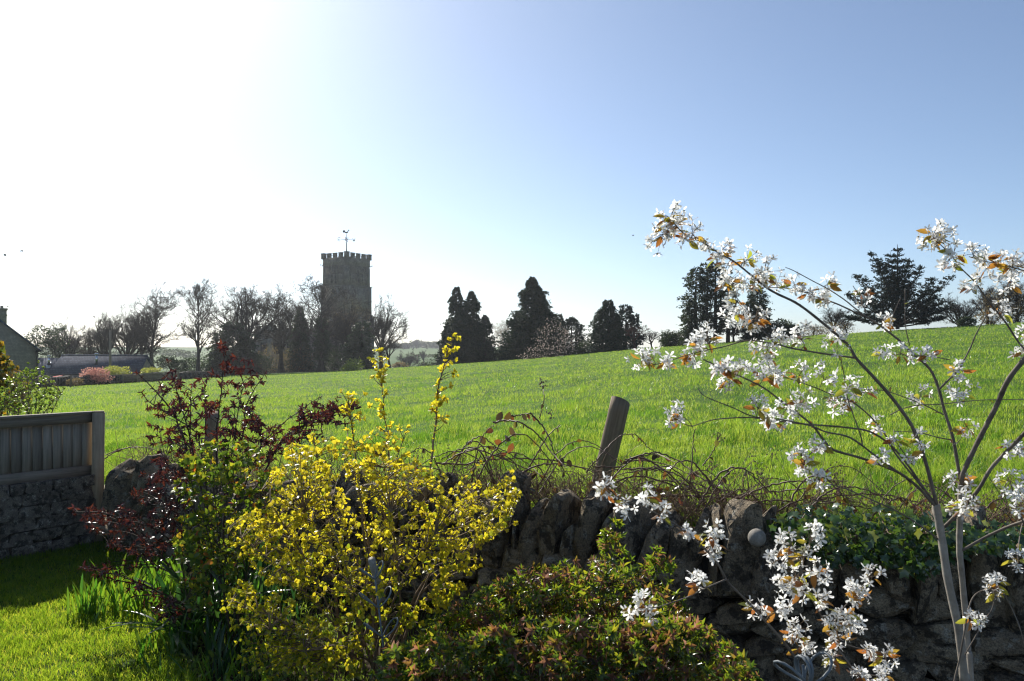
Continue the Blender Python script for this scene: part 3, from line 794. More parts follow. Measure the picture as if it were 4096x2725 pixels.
cock = np.array([[-0.25, -0.28], [0.15, -0.3], [0.42, -0.1], [0.5, 0.2], [0.62, 0.5], [0.78, 0.42], [0.86, 0.5], [0.72, 0.62], [0.58, 0.66], [0.42, 0.55], [0.3, 0.15], [0.0, 0.05], [-0.3, 0.1], [-0.45, 0.45], [-0.75, 0.55], [-0.98, 0.35], [-1.0, 0.05], [-0.85, -0.15], [-0.6, -0.1], [-0.45, -0.15]]) * 0.82
n = len(cock); mb = MB()
V = np.vstack([np.stack([cock[:, 0], np.full(n, -0.06), cock[:, 1] + zc + 0.2], -1), np.stack([cock[:, 0], np.full(n, 0.06), cock[:, 1] + zc + 0.2], -1)])
i = np.arange(n); j = (i + 1) % n
mb.add(V, [i[None], i[None, ::-1] + n, np.stack([i, i + n, j + n, j], -1)]); wpart('cockerel', mb)

# nave behind the bare trees
nc_ = PF(1150, 1400, 168.0); nz = float(terrain(nc_[0], nc_[1])) - 0.5
nv = thing('church_nave', 'battlemented church nave with pinnacles left of the tower, behind trees', 'church', (nc_[0], nc_[1], nz))
ntop = CAMZ + (HY - 1312) / FOC * 166 - nz
NL = 13.4
mb = MB(); mb.box((0, 3, ntop / 2), (NL, 6, ntop)); put('wall', mb.mesh('wall'), M['church'], nv)
mb = MB(); mb.box((0, -0.06, ntop - 0.5), (NL + 0.2, 0.3, 0.22)); put('string_course', mb.mesh('string_course'), M['church'], nv)
for i in range(12):
    mb = MB(); mb.box((-NL / 2 + 0.6 + i * (NL - 1.2) / 11, 0.15, ntop + 0.28), (0.62, 0.32, 0.6)); put('merlon', mb.mesh('merlon'), M['church'], nv)
for x_ in (-6.5, -3.4, -1.1, 2.2, 5.0):
    mb = MB(); prism = np.array([[x_, 0.1, ntop - 0.5], [x_, 0.1, ntop + 0.9], [x_, 0.1, ntop + 2.3]]); mb.tube(prism, [0.32, 0.30, 0.03], 4); put('pinnacle', mb.mesh('pinnacle'), M['church'], nv)
    mb = MB(); mb.box((x_, -0.35, ntop / 2 - 0.5), (0.7, 0.8, ntop - 1)); put('buttress', mb.mesh('buttress'), M['church'], nv)
for x_ in (-5.0, -2.2, 0.6, 3.6):
    mb = MB(); mb.box((x_, -0.01, ntop * 0.6), (1.3, 0.1, 2.4)); put('window', mb.mesh('window'), M['void'], nv)

# ------------------------------------------------------------------ house, barn, boundary at the far left
M['slate'] = None
m = NT('grey_slate'); p = m.obj()
b = m.n("ShaderNodeTexBrick"); mp = m.n("ShaderNodeMapping"); m.l(p, mp.inputs[0]); mp.inputs["Rotation"].default_value = (0, 0, 0)
m.l(mp.outputs[0], b.inputs["Vector"]); b.inputs["Scale"].default_value = 1.0
b.inputs["Brick Width"].default_value = 0.32; b.inputs["Row Height"].default_value = 0.27; b.inputs["Mortar Size"].default_value = 0.018
b.inputs["Color1"].default_value = (0.07, 0.078, 0.10, 1); b.inputs["Color2"].default_value = (0.11, 0.118, 0.145, 1); b.inputs["Mortar"].default_value = (0.05, 0.05, 0.06, 1)
M['slate'] = m.done(m.bsdf(b.outputs[0], 0.95, 0.03, b.outputs[1], -0.3, 0.015))
M['steel'] = plain_mat('bright_flue_steel', (0.5, 0.5, 0.5), (0.62, 0.62, 0.62), 5, 0.25, 0.5, 0.1, 0.005, 1.0)
M['black'] = plain_mat('black_gutter', (0.015, 0.015, 0.016), (0.025, 0.025, 0.026), 5, 0.4)
M['pale_wood'] = wood_mat('pale_new_timber', (0.20, 0.165, 0.10), (0.30, 0.25, 0.15), (0.38, 0.32, 0.2), 'X')
M['grey_wood'] = wood_mat('grey_shed_timber', (0.12, 0.12, 0.115), (0.17, 0.17, 0.165), (0.22, 0.22, 0.21))
M['red'] = plain_mat('faded_red_cloth', (0.42, 0.06, 0.05), (0.5, 0.09, 0.07), 3)
M['glass'] = plain_mat('skylight_glass', (0.25, 0.29, 0.34), (0.35, 0.39, 0.44), 2, 0.08, 0.6)

def poly_prism(mb, pts, y0, y1):                             # pts (x,z) outline extruded in y
    q = np.array(pts, float); n = len(q); i = np.arange(n); j = (i + 1) % n
    mb.add(np.vstack([np.stack([q[:, 0], np.full(n, y0), q[:, 1]], -1), np.stack([q[:, 0], np.full(n, y1), q[:, 1]], -1)]), [i[None, ::-1], i[None] + n, np.stack([i, j, j + n, i + n], -1)])
HD = 62.0
def hx(px): return (px - CX) / FOC * HD
def hz(py): return CAMZ + (HY - py) / FOC * HD
hz0 = float(terrain(hx(80), HD)) - 0.3
ho = thing('stone_house', 'stone house gable end with chimney at the far left edge', 'house', (hx(20), HD, hz0))
def hp(name, mb, mat): return mb.build(name, mat, ho)
mb = MB(); poly_prism(mb, [(hx(-260), hz0), (hx(152), hz0), (hx(152), hz(1400)), (hx(-20), hz(1272)), (hx(-55), hz(1248)), (hx(-260), hz(1400))], HD, HD + 9); hp('wall', mb, M['house'])
def slab(a, b, th, y0, y1):
    a = np.array(a); b = np.array(b); n_ = np.array([-(b - a)[1], (b - a)[0]]); n_ = n_ / np.linalg.norm(n_)
    if n_[1] < 0: n_ = -n_
    mb = MB(); poly_prism(mb, [tuple(a + n_ * 0.02), tuple(b + n_ * 0.02), tuple(b + n_ * th), tuple(a + n_ * th)], y0, y1); return mb
hp('roof', slab((hx(-55), hz(1248)), (hx(162), hz(1409)), 0.16, HD - 0.12, HD + 9.2), M['slate'])
hp('roof', slab((hx(-55), hz(1248)), (hx(-270), hz(1409)), 0.16, HD - 0.12, HD + 9.2), M['slate'])
mb = MB(); mb.box(((hx(-24) + hx(28)) / 2, HD + 0.55, (hz(1320) + hz(1240)) / 2), (hx(28) - hx(-24), 1.0, hz(1240) - hz(1320)))
chim = hp('chimney', mb, M['house'])
mb = MB(); mb.box(((hx(-24) + hx(28)) / 2, HD + 0.55, hz(1240)), (hx(32) - hx(-28), 1.15, 0.14)); mb.box(((hx(-24) + hx(28)) / 2, HD + 0.55, hz(1263)), (hx(31) - hx(-27), 1.1, 0.08))
q = put('chimney_cap', mb.mesh('chimney_cap', ho.location), M['house'], chim)
for px in (-12, 9):
    mb = MB(); mb.tube(np.array([[hx(px), HD + 0.55, hz(1240)], [hx(px), HD + 0.55, hz(1226)]]), [0.14, 0.12], 8, cap=True); q = put('chimney_pot', mb.mesh('chimney_pot', ho.location), M['house'], chim)
mb = MB(); mb.tube(np.array([[hx(148), HD - 0.09, hz(1408)], [hx(148), HD - 0.09, hz0]]), 0.06, 6); hp('downpipe', mb, M['black'])
mb = MB(); mb.tube(np.array([[hx(140), HD - 0.12, hz(1407)], [hx(164), HD - 0.12, hz(1403)]]), 0.08, 6, cap=True); hp('gutter_end', mb, M['black'])
mb = MB(); P0 = np.array([hx(28), HD + 0.3, hz(1238)])
for a1, b1 in (((0, 0, 0), (0.1, 0, 0.3)), ((-0.1, 0, 0.22), (0.28, 0, 0.12)), ((0.02, 0, 0.3), (0.02, 0, 0.08)), ((0.12, 0, 0.27), (0.12, 0, 0.05)), ((0.2, 0, 0.24), (0.2, 0, 0.03)), ((0.28, 0, 0.22), (0.28, 0, 0.0))):
    mb.tube(np.array([P0 + np.array(a1), P0 + np.array(b1)]), 0.014, 4)
HPIV = Vector((hx(152), HD, 0)); ho.rotation_euler = (0, 0, math.radians(33)); ho.scale = (0.85, 1, 1); ho.location = HPIV + Matrix.Rotation(math.radians(33), 3, 'Z') @ Vector(((ho.location - HPIV)[0] * 0.85, (ho.location - HPIV)[1], (ho.location - HPIV)[2]))
P1 = HPIV + Matrix.Rotation(math.radians(33), 3, 'Z') @ Vector(((P0[0] - HPIV[0]) * 0.85, P0[1] - HPIV[1], P0[2] - HPIV[2]))
mb.v = [q - P0 + np.array(P1) for q in mb.v]; P0 = np.array(P1)
o = mb.build('television_aerial', M['black'], None, P0); tag(o, 'small television aerial fixed to the house chimney', 'aerial')

BD = 92.0
def bx_(px, d=BD): return (px - CX) / FOC * d
def bz_(py, d=BD): return CAMZ + (HY - py) / FOC * d
b0 = float(terrain(bx_(400), BD)) - 0.5
bn = thing('slate_roofed_barn', 'long low stone barn with grey slate roof and steel flues', 'barn', (bx_(400), BD, b0))
def bp(name, mb, mat, par=None): 
    me = mb.mesh(name, bn.location); return put(name, me, mat, par or bn)
# near roof slope, ridge further back
er, rr_ = np.array([bx_(556), BD, bz_(1496)]), np.array([bx_(590, BD + 1.9), BD + 1.9, bz_(1424, BD + 1.9)])
el, rl = np.array([bx_(184), BD, bz_(1496)]), np.array([bx_(247, BD + 1.9), BD + 1.9, bz_(1423, BD + 1.9)])
er2 = np.array([bx_(626, BD + 3.8), BD + 3.8, bz_(1480, BD + 3.8)]); el2 = np.array([el[0] + (er2[0] - er[0]), BD + 3.8, er2[2]])
def quad_slab(a, b, c, d, th):
    n_ = nrm(np.cross(b - a, d - a)); n_ = n_ if n_[2] > 0 else -n_
    mb = MB(); v = np.array([a, b, c, d, a - n_ * th, b - n_ * th, c - n_ * th, d - n_ * th])
    mb.add(v, [np.array([[0, 1, 2, 3], [7, 6, 5, 4], [0, 4, 5, 1], [1, 5, 6, 2], [2, 6, 7, 3], [3, 7, 4, 0]])]); return mb
def roof_obj(a, b, c, d, name='roof'):
    # own local frame so that the slate rows follow the slope
    ex = nrm(b - a); n_ = nrm(np.cross(ex, d - a)); ey = np.cross(n_, ex)
    R_ = np.stack([ex, ey, n_], -1)
    mb = quad_slab(*[(q - a) @ R_ for q in (a, b, c, d)], 0.12)
    o = put(name, mb.mesh(name), M['slate'], bn, a - np.array(bn.location))
    o.rotation_euler = Matrix([[float(z) for z in w] for w in R_]).to_euler(); return o
rf = roof_obj(el, er, rr_, rl)
roof_obj(el2 * 1.0, er2, rr_, rl)
mb = MB()
g0 = er.copy(); g1 = er2.copy(); g0[2] = b0; g1[2] = b0; h0 = el.copy(); h0[2] = b0; h1 = el2.copy(); h1[2] = b0
dn = np.array([0, 0, -0.14])
mb.add(np.array([g0 + [-.2, .2, 0], g1 + [-.2, -.2, 0], er2 + dn + [-.2, -.2, 0], rr_ + dn * 1.3 + [-.2, 0, 0], er + dn + [-.2, .2, 0], h0 + [.2, .2, 0], h1 + [.2, -.2, 0], el2 + dn + [.2, -.2, 0], rl + dn * 1.3 + [.2, 0, 0], el + dn + [.2, .2, 0]]),
       [np.array([[0, 1, 2, 3, 4], [5, 9, 8, 7, 6]]), np.array([[0, 4, 9, 5], [1, 6, 7, 2]])])
bp('wall', mb, M['house'])
mb = MB(); mb.tube(np.array([rl, rr_]) + np.array([0, 0, 0.05]), 0.11, 6, cap=True); bp('ridge_tiles', mb, M['slate'])
mb = MB(); mb.tube(np.array([el, er]) + np.array([0, -0.1, -0.06]), 0.07, 6, cap=True); bp('gutter', mb, M['black'])
for (px, py0, py1, dd, r_) in ((387, 1446, 1416, BD + 1.2, 0.14), (196, 1447, 1425, BD + 5.4, 0.12)):
    P0 = np.array([bx_(px, dd), dd, bz_(py0, dd)]); P1 = np.array([bx_(px, dd), dd, bz_(py1, dd)])
    mb = MB(); mb.tube(np.array([P0 - [0, 0, 0.3], P1]), r_, 10, cap=True); mb.tube(np.array([P1 - [0, 0, 0.12], P1 + [0, 0, 0.1]]), r_ * 1.5, 10, cap=True)
    bp('flue', mb, M['steel'])
    mb = MB(); mb.tube(np.array([P0 - [0, 0, 0.4], P0 - [0, 0, 0.12]]), [r_ * 2.4, r_ * 1.2], 8); bp('flue_flashing', mb, M['black'])
# smaller roof behind the barn's left end
sb = thing('small_slate_outbuilding', 'small slate roofed outbuilding between the house and the barn', 'outbuilding', (bx_(200, BD + 5), BD + 5, b0))
q0, q1 = np.array([bx_(130, BD + 4), BD + 4, bz_(1496, BD + 4)]), np.array([bx_(225, BD + 4), BD + 4, bz_(1496, BD + 4)])
q2, q3 = np.array([bx_(250, BD + 7), BD + 7, bz_(1432, BD + 7)]), np.array([bx_(150, BD + 7), BD + 7, bz_(1432, BD + 7)])
me = quad_slab(q0, q1, q2, q3, 0.12).mesh('roof', sb.location); put('roof', me, M['slate'], sb)
mb = MB(); mb.box(((q0[0] + q1[0]) / 2, BD + 6, (b0 + q0[2]) / 2 - 0.1), (q1[0] - q0[0] - 0.3, 3.4, q0[2] - b0)); put('wall', mb.mesh('wall', sb.location), M['house'], sb)
mb = MB(); sk = [q0 + (q1 - q0) * a_ + (q3 - q0) * b_ + np.array([0, -0.06, 0.06]) for a_, b_ in ((0.5, 0.35), (0.68, 0.35), (0.68, 0.72), (0.5, 0.72))]
put('skylight', quad_slab(*sk, 0.06).mesh('skylight', sb.location), M['glass'], sb)

# horizontal slatted fence, shed screen, low field wall, wire fence posts, pole
FD0, FD1 = 76.0, 84.0
fa, fb = PF(428, 1500, FD0), PF(712, 1486, FD1); fa2, fb2 = PF(428, 1531, FD0), PF(712, 1513, FD1)
sf = thing('slatted_fence', 'pale horizontal slatted timber fence beyond the meadow, beside the barn', 'fence', fa2)
NS = 6
for i in range(NS):
    a_, b_ = fa + (fa2 - fa) * (i + 0.12) / NS, fb + (fb2 - fb) * (i + 0.12) / NS
    a2, b2 = fa + (fa2 - fa) * (i + 0.86) / NS, fb + (fb2 - fb) * (i + 0.86) / NS
    e = np.array([0, 0.04, 0]); mb = MB(); mb.add(np.array([a_, b_, b2, a2, a_ + e, b_ + e, b2 + e, a2 + e]), [np.array([[3, 2, 1, 0], [4, 5, 6, 7], [0, 1, 5, 4], [2, 3, 7, 6], [1, 2, 6, 5], [3, 0, 4, 7]])])
    mb.build('slat', M['pale_wood'], sf)
for k in np.linspace(0, 1, 6):
    a_ = fa + (fb - fa) * k; a2 = fa2 + (fb2 - fa2) * k; mb = MB(); mb.tube(np.array([a2 - [0, -0.1, 0.9], a_ + [0, 0.1, 0.05]]), 0.07, 4, cap=True); mb.build('post', M['pale_wood'], sf)
sc_ = thing('grey_board_screen', 'weathered grey board screen in front of the barn eaves', 'screen', PF(190, 1540, 82))
for i in range(26):
    px = 188 + i * 5.0; P0 = PF(px, 1502 + 0.5 * (i % 2), 82); P1 = PF(px, 1545, 82); mb = MB(); mb.box((P0 + P1) / 2, (0.118, 0.03, abs(P0[2] - P1[2]))); mb.build('board', M['grey_wood'], sc_)
mb = MB(); P = [PF(212, 1507, 81.6), PF(252, 1500, 81.4), PF(246, 1506, 81.2), PF(206, 1512, 81.3)]
o = quad_slab(*P, 0.03).build('red_cloth', M['red'], None, P[0]); tag(o, 'small strip of red cloth on the grey board screen', 'cloth')
lw = thing('field_boundary_wall', 'low dark dry stone wall along the far left edge of the meadow', 'wall', PF(430, 1545, 76))
r = rng_(77)
pts = [PF(60, 1545, 60), PF(250, 1552, 70), PF(430, 1540, 76), PF(640, 1524, 84), PF(900, 1505, 104)]
lp = smooth_path(pts, 60); lp[:, 2] = terrain(lp[:, 0], lp[:, 1])
mb = MB()
for i in range(59):
    c_ = (lp[i] + lp[i + 1]) / 2; t_ = lp[i + 1] - lp[i]; mb.box(c_ + [0, 0.15, 0.35], (np.linalg.norm(t_), 0.4, 0.9), rot_mat(0, 0, math.atan2(t_[1], t_[0])))
mb.build('core', M['wall_core'], lw)
LOWST = [stone_mesh(300 + i, 2, 0.25, 0.1) for i in range(5)]
for s_ in LOWST: s_.materials.append(M['block_stone'])
for i in range(240):
    k = r.uniform(0, 58.9); q = int(k); c_ = lp[q] + (lp[q + 1] - lp[q]) * (k - q); t_ = lp[q + 1] - lp[q]
    zz = r.uniform(0.1, 0.85)
    piece('stone', LOWST[r.integers(5)], lw, c_ + [0, -0.02, zz], (r.uniform(0.35, 0.75), 0.5, r.uniform(0.16, 0.3)), (0, r.normal(0, 0.1), math.atan2(t_[1], t_[0])))
for k, (px, py, d_) in enumerate(((283, 1552, 66), (530, 1535, 78))):
    g = terrain((px - CX) / FOC * d_, d_); P0 = PF(px, py, d_); P0[2] = g; mb = MB(); mb.tube(np.array([P0, P0 + [0.03, 0, 1.0]]), [0.07, 0.06], 6, cap=True)
    o = mb.build('wire_fence_post', M['stake_wood'], None, P0); tag(o, ['thin fence post by the low wall, below the pink shrub', 'thin fence post by the low wall, below the slatted fence'][k], 'post', 'posts along the low field wall')
P0 = PF(440, 1470, 86); mb = MB(); mb.tube(np.array([[P0[0], P0[1], b0], PF(441, 1322, 86)]), [0.16, 0.11], 8, cap=True)
o = mb.build('telegraph_pole', M['stake_wood'], None, (P0[0], P0[1], b0)); tag(o, 'brown telegraph pole standing in front of the barn roof', 'pole')
P0 = PF(1671, 1455, 330); mb = MB(); mb.tube(np.array([P0, PF(1669, 1418, 330)]), [0.2, 0.16], 6, cap=True)
o = mb.build('distant_pole', M['stake_wood'], None, P0); tag(o, 'thin distant pole in the far green field right of the tower', 'pole')

# ------------------------------------------------------------------ bare trees
TW_V = np.array([[1, 0, 0], [-0.5, 0, 0.87], [-0.5, 0, -0.87], [0.5, 0.55, 0.06], [-0.2, 0.55, 0.5], [-0.2, 0.55, -0.4], [0.0, 1, 0.0]], float)
TW_V[3:6, 0] += 0.0
TW_F = [np.array([[0, 1, 4, 3], [1, 2, 5, 4], [2, 0, 3, 5]]), np.array([[3, 4, 6], [4, 5, 6], [5, 3, 6]])]
def perp_rot(d, ang, az):
    d = nrm(d); ref = np.array([0, 0, 1.0]) if abs(d[2]) < 0.9 else np.array([1.0, 0, 0])
    x = nrm(np.cross(d, ref)); y = np.cross(d, x)
    return nrm(d * math.cos(ang) + (x * math.cos(az) + y * math.sin(az)) * math.sin(ang))

def bare_tree(seed, H, style, nlimb=7, n2=7, n3=6, n4=6, n5=4, twig_r=0.016):
    r = rng_(seed); tr = MB(); cr = MB(); tips = []
    def grow(p, d, L, rad, lev, wob, trop, n):
        pts = [p]; 
        for _ in range(n):
            d = nrm(d + r.normal(0, wob, 3) + np.array([0, 0, trop])); p = p + d * L / n; pts.append(p)
        return np.array(pts)
    trunkL = H * (0.93 if style == 'lime' else 0.34)
    tp = grow(np.array([0, 0, -0.3]), np.array([0, 0, 1.0]), trunkL, 0, 0, 0.035, 0.05, 12)
    r0 = H * (0.026 if style == 'lime' else 0.034)
    tt = np.linspace(0, 1, len(tp))
    rad = r0 * (1.25 * np.exp(-tt * 14) + (1 - tt * (0.93 if style == 'lime' else 0.35)))
    tr.tube(tp, rad, 8)
    L1 = []
    if style == 'lime':
        for k in range(nlimb * 3):
            t = r.uniform(0.26, 0.97) if k else 0.28
            pr = H * (0.10 + 0.30 * math.sin(math.pi * min(1, (1.08 - t) / 0.9)) ** 0.9)
            L1.append((t, pr * r.uniform(0.75, 1.2), r.uniform(0.55, 0.95), 0.06))
    else:
        for k in range(nlimb):
            L1.append((r.uniform(0.72, 1.0), H * r.uniform(0.42, 0.60), r.uniform(0.15, 0.95) if k else 0.15, 0.045))
    az = r.uniform(0, 6.28)
    B1 = []
    for (t, L, ang, trop) in L1:
        az += 2.4 + r.normal(0, 0.3)
        i = min(int(t * (len(tp) - 1)), len(tp) - 2); p = tp[i] + (tp[i + 1] - tp[i]) * (t * (len(tp) - 1) - i)
        d = perp_rot(tp[i + 1] - tp[i], ang, az)
        q = grow(p, d, L, 0, 1, 0.13, trop, 9); rr = (rad[i] * (0.5 if style == 'lime' else 0.62)) * (1 - 0.75 * np.linspace(0, 1, 10)); rr = np.minimum(rr, L * 0.03 + 0.03)
        tr.tube(q, np.maximum(rr, 0.03), 6); B1.append((q, rr, L))
    def spawn(B, nk, ratio, a0, a1, wob, trop, seg, sides, tmin=0.22, rk=0.55):
        out = []
        for (q, rr, L) in B:
            m_ = len(q)
            for k in range(max(1, int(nk * r.uniform(0.75, 1.25)))):
                t = r.uniform(tmin, 1.0); f = t * (m_ - 1); i = min(int(f), m_ - 2); p = q[i] + (q[i + 1] - q[i]) * (f - i)
                d = perp_rot(q[i + 1] - q[i], r.uniform(a0, a1), r.uniform(0, 6.28)); l = L * ratio * r.uniform(0.6, 1.25) * (1.15 - 0.55 * t)
                if d[2] < -0.3: d[2] *= 0.4
                w = grow(p, d, l, 0, 2, wob, trop, seg); ra = max(rr[i] * rk, 0.02); ra_ = np.maximum(ra * (1 - 0.7 * np.linspace(0, 1, seg + 1)), twig_r)
                cr.tube(w, ra_, sides); out.append((w, ra_, l))
        return out
    B2 = spawn(B1, n2, 0.52, 0.45, 1.0, 0.16, 0.04, 6, 4)
    B3 = spawn(B2, n3, 0.50, 0.45, 1.1, 0.18, 0.05, 4, 3)
    # the last two orders as straight tapering twigs
    def twigs(P, D, Ls, rad):
        D = nrm(D); ref = np.where(np.abs(D[:, 2:3]) < 0.9, np.array([[0, 0, 1.0]]), np.array([[1.0, 0, 0]]))
        Fm = frames(D, ref); Mx = Fm * np.stack([rad, Ls, rad], -1)[:, None, :]
        cr.inst(TW_V, TW_F, Mx, P, 0.0)
    def kids(P, D, Ls, k, ratio, a, trop=0.12):
        n = len(P); P2 = np.repeat(P, k, 0); D2 = np.repeat(nrm(D), k, 0); L2 = np.repeat(Ls, k); t = r.uniform(0.25, 1.0, n * k)
        d = nrm(D2 + r.normal(0, a, (n * k, 3)) + np.array([0, 0, trop]))
        return P2 + D2 * (L2 * t)[:, None], d, L2 * ratio * r.uniform(0.6, 1.3, n * k)
    P = np.concatenate([w[:-1] for w, _, _ in B3]); D = np.concatenate([w[1:] - w[:-1] for w, _, _ in B3]); Ls = np.linalg.norm(D, axis=1)
    LL = np.concatenate([np.full(len(w) - 1, l) for w, _, l in B3])
    sel = r.uniform(0, 1, len(P)) < n4 / 5.0
    P4, D4, L4 = kids(P[sel], D[sel], Ls[sel], 2, 1.0, 0.75); L4 = LL[sel].repeat(2) * 0.55 * r.uniform(0.5, 1.3, len(P4))
    twigs(P4, D4, L4, np.full(len(P4), twig_r))
    P5, D5, L5 = kids(P4, D4, L4, n5, 0.6, 0.6)
    twigs(P5, D5, L5, np.full(len(P5), twig_r * 0.75))
    tips = P5 + D5 * L5[:, None]
    return tr.mesh('trunk', (0, 0, 0), True), cr.mesh('crown'), tips

BT = {}
def bt(key, *a, **k): BT[key] = bare_tree(*a, **k)
bt('oak1', 1, 14, 'oak', 12, 9, 7, 5, 2, 0.020); bt('oak2', 2, 14, 'oak', 11, 9, 7, 5, 2, 0.020)
bt('oak3', 3, 14, 'oak', 12, 9, 7, 5, 2, 0.020); bt('lime1', 4, 17, 'lime', 10, 7, 5, 4, 2, 0.019)
bt('lime2', 5, 17, 'lime', 11, 7, 5, 4, 2, 0.019); bt('small', 6, 8, 'oak', 10, 6, 5, 5, 2, 0.018)
HT = {'oak1': 0, 'oak2': 0, 'oak3': 0, 'lime1': 0, 'lime2': 0, 'small': 0}
for k, (t, c, tips) in BT.items():
    co = np.empty(len(c.vertices) * 3, np.float32); c.vertices.foreach_get("co", co); co = co.reshape(-1, 3)
    HT[k] = (np.percentile(co[:, 2], 99.7), np.percentile(np.abs(co[:, 0]), 96.5), co)
_mc = {}
def with_mat(me, mat):
    k = (me.name, mat.name)
    if k not in _mc:
        c = me.copy() if me.materials else me
        c.materials.clear(); c.materials.append(mat); _mc[k] = c
    return _mc[k]

def place_bare(key, label, px, top, d, halfw, name='bare_tree', group=None, mat='bark', rz=0.0, cat='tree'):
    """px, top: picture column of the trunk and row of the crown's top; halfw: half crown width in picture pixels"""
    x_ = (px - CX) / FOC * d; g = float(terrain(x_, d)); h = CAMZ + (HY - top) / FOC * d - g; w = halfw / FOC * d
    t, c, tips = BT[key]; H, Wd, co = HT[key]
    o = thing(name, label, cat, (x_, d, g), group, rz)
    sz = h / H; sx = w / Wd; sx = np.clip(sx, 0.5 * sz, 1.7 * sz)
    for nm, me in (('trunk', t), ('crown', c)):
        q = put(nm, with_mat(me, M[mat]), None, o); q.scale = (sx, sx, sz)
    return o, (sx, sz)

G1 = 'bare trees along the far edge of the meadow'
place_bare('oak1', 'round bare tree left of the leafless group, behind the barn roof', 278, 1270, 108, 78, group=G1, rz=0.3)
place_bare('oak3', 'low bare tree behind the barn, between two taller ones', 352, 1308, 112, 62, group=G1, rz=1.3)
place_bare('oak2', 'bare spreading tree directly behind the telegraph pole', 425, 1250, 110, 88, group=G1, rz=2.1)
place_bare('oak1', 'dense bare tree right of the telegraph pole', 505, 1218, 114, 90, group=G1, rz=4.0)
place_bare('oak2', 'bare tree beside the left one of the two tallest trees', 565, 1226, 118, 84, group=G1, rz=5.2)
place_bare('lime1', 'very tall slender bare tree above the right end of the barn', 605, 1138, 112, 88, group=G1, rz=0.9)
place_bare('lime2', 'tall upright bare tree standing alone in the gap left of the church', 791, 1113, 112, 84, group=G1, rz=2.2)
place_bare('oak3', 'broad domed bare tree with many branches left of the church nave', 962, 1140, 122, 145, group=G1, rz=1.0)
place_bare('lime1', 'upright bare tree in front of the battlemented nave', 1123, 1136, 128, 78, group=G1, rz=3.5)
place_bare('lime2', 'bare tree with ivy clad trunk in front of the tower left corner', 1286, 1112, 130, 110, group=G1, rz=5.0)
place_bare('oak2', 'dense bare tree covering the foot of the church tower', 1400, 1215, 136, 80, group=G1, rz=0.2)
place_bare('oak1', 'bare tree standing just right of the church tower', 1525, 1180, 140, 78, group=G1, rz=2.5)
place_bare('small', 'small bare tree below the right side of the tower', 1560, 1340, 128, 60, group=G1, rz=1.5)
place_bare('oak3', 'wide bare tree in front of the right half of the nave', 1195, 1205, 140, 70, group=G1, rz=4.4)
place_bare('oak2', 'bare tree behind the blossom branches left of the cedar', 3330, 1228, 100, 62, group=G1, rz=3.0)
place_bare('oak1', 'bare tree on the skyline just right of the cedar', 3830, 1172, 100, 70, group=G1, rz=3.7)
place_bare('oak2', 'bare brownish tree on the skyline near the right edge', 3950, 1140, 98, 80, group=G1, rz=1.7)
place_bare('oak3', 'bare tree at the right edge of the skyline', 4075, 1120, 96, 85, group=G1, rz=2.7)
place_bare('lime1', 'slim pale bare sapling between two dark conifers', 2006, 1272, 118, 34, group=G1, mat='bark_pale', rz=1.1)
place_bare('small', 'twiggy reddish bare shrub right of the small dark conifers', 2540, 1292, 105, 75, 'bare_shrub', 'leafless shrubs along the meadow edge', 'bark_red', 0.5, 'shrub')
place_bare('small', 'twiggy brown bare shrub beside the clipped yew hedge', 2610, 1318, 108, 55, 'bare_shrub', 'leafless shrubs along the meadow edge', 'bark', 1.9, 'shrub')
place_bare('small', 'bare shrub in front of the tall split conifer', 2935, 1290, 95, 60, 'bare_shrub', 'leafless shrubs along the meadow edge', 'bark', 2.9, 'shrub')
place_bare('small', 'bare leafless shrub on the skyline left of the cedar', 3250, 1296, 98, 75, 'bare_shrub', 'leafless shrubs along the meadow edge', 'bark', 4.9, 'shrub')
place_bare('small', 'bare leafless shrub at the cedar\'s left foot', 3390, 1280, 96, 70, 'bare_shrub', 'leafless shrubs along the meadow edge', 'bark', 0.9, 'shrub')

# ------------------------------------------------------------------ leaf templates
def leaf_tpl(w=0.5, fold=0.10, curl=-0.12, prof=((0, 0.05), (0.2, 0.7), (0.45, 1.0), (0.72, 0.75), (1, 0))):
    V = []; F4 = []; F3 = []
    for (t, k) in prof[:-1]:
        z = curl * t * t
        V += [[-w / 2 * k, t, z + fold * k * w], [0, t, z], [w / 2 * k, t, z + fold * k * w]]
    V.append([0, 1, curl])
    for i in range(len(prof) - 2):
        a = i * 3; F4 += [[a, a + 1, a + 4, a + 3], [a + 1, a + 2, a + 5, a + 4]]
    a = (len(prof) - 2) * 3; n = len(V) - 1; F3 += [[a, a + 1, n], [a + 1, a + 2, n]]
    return np.array(V, float), [np.array(F4), np.array(F3)]
SPRAY = (np.array([[0, 0, 0], [0.22, 0.35, 0.05], [0.0, 0.42, 0.0], [-0.2, 0.3, 0.05], [0.3, 0.75, -0.06], [0.03, 1.0, -0.12], [-0.27, 0.8, -0.06]], float),
         [np.array([[0, 1, 2], [0, 2, 3], [1, 4, 2], [2, 5, 2 + 0], [3, 2, 6], [2, 4, 5], [2, 5, 6]])])
SPRAY[1][0] = np.array([[0, 1, 2], [0, 2, 3], [1, 4, 2], [3, 2, 6], [2, 1, 5], [2, 5, 3]])
LEAFQ = (np.array([[0, 0, 0], [0.3, 0.45, 0.06], [0, 1, 0], [-0.3, 0.45, 0.06]], float), [np.array([[0, 1, 2], [0, 2, 3]])])

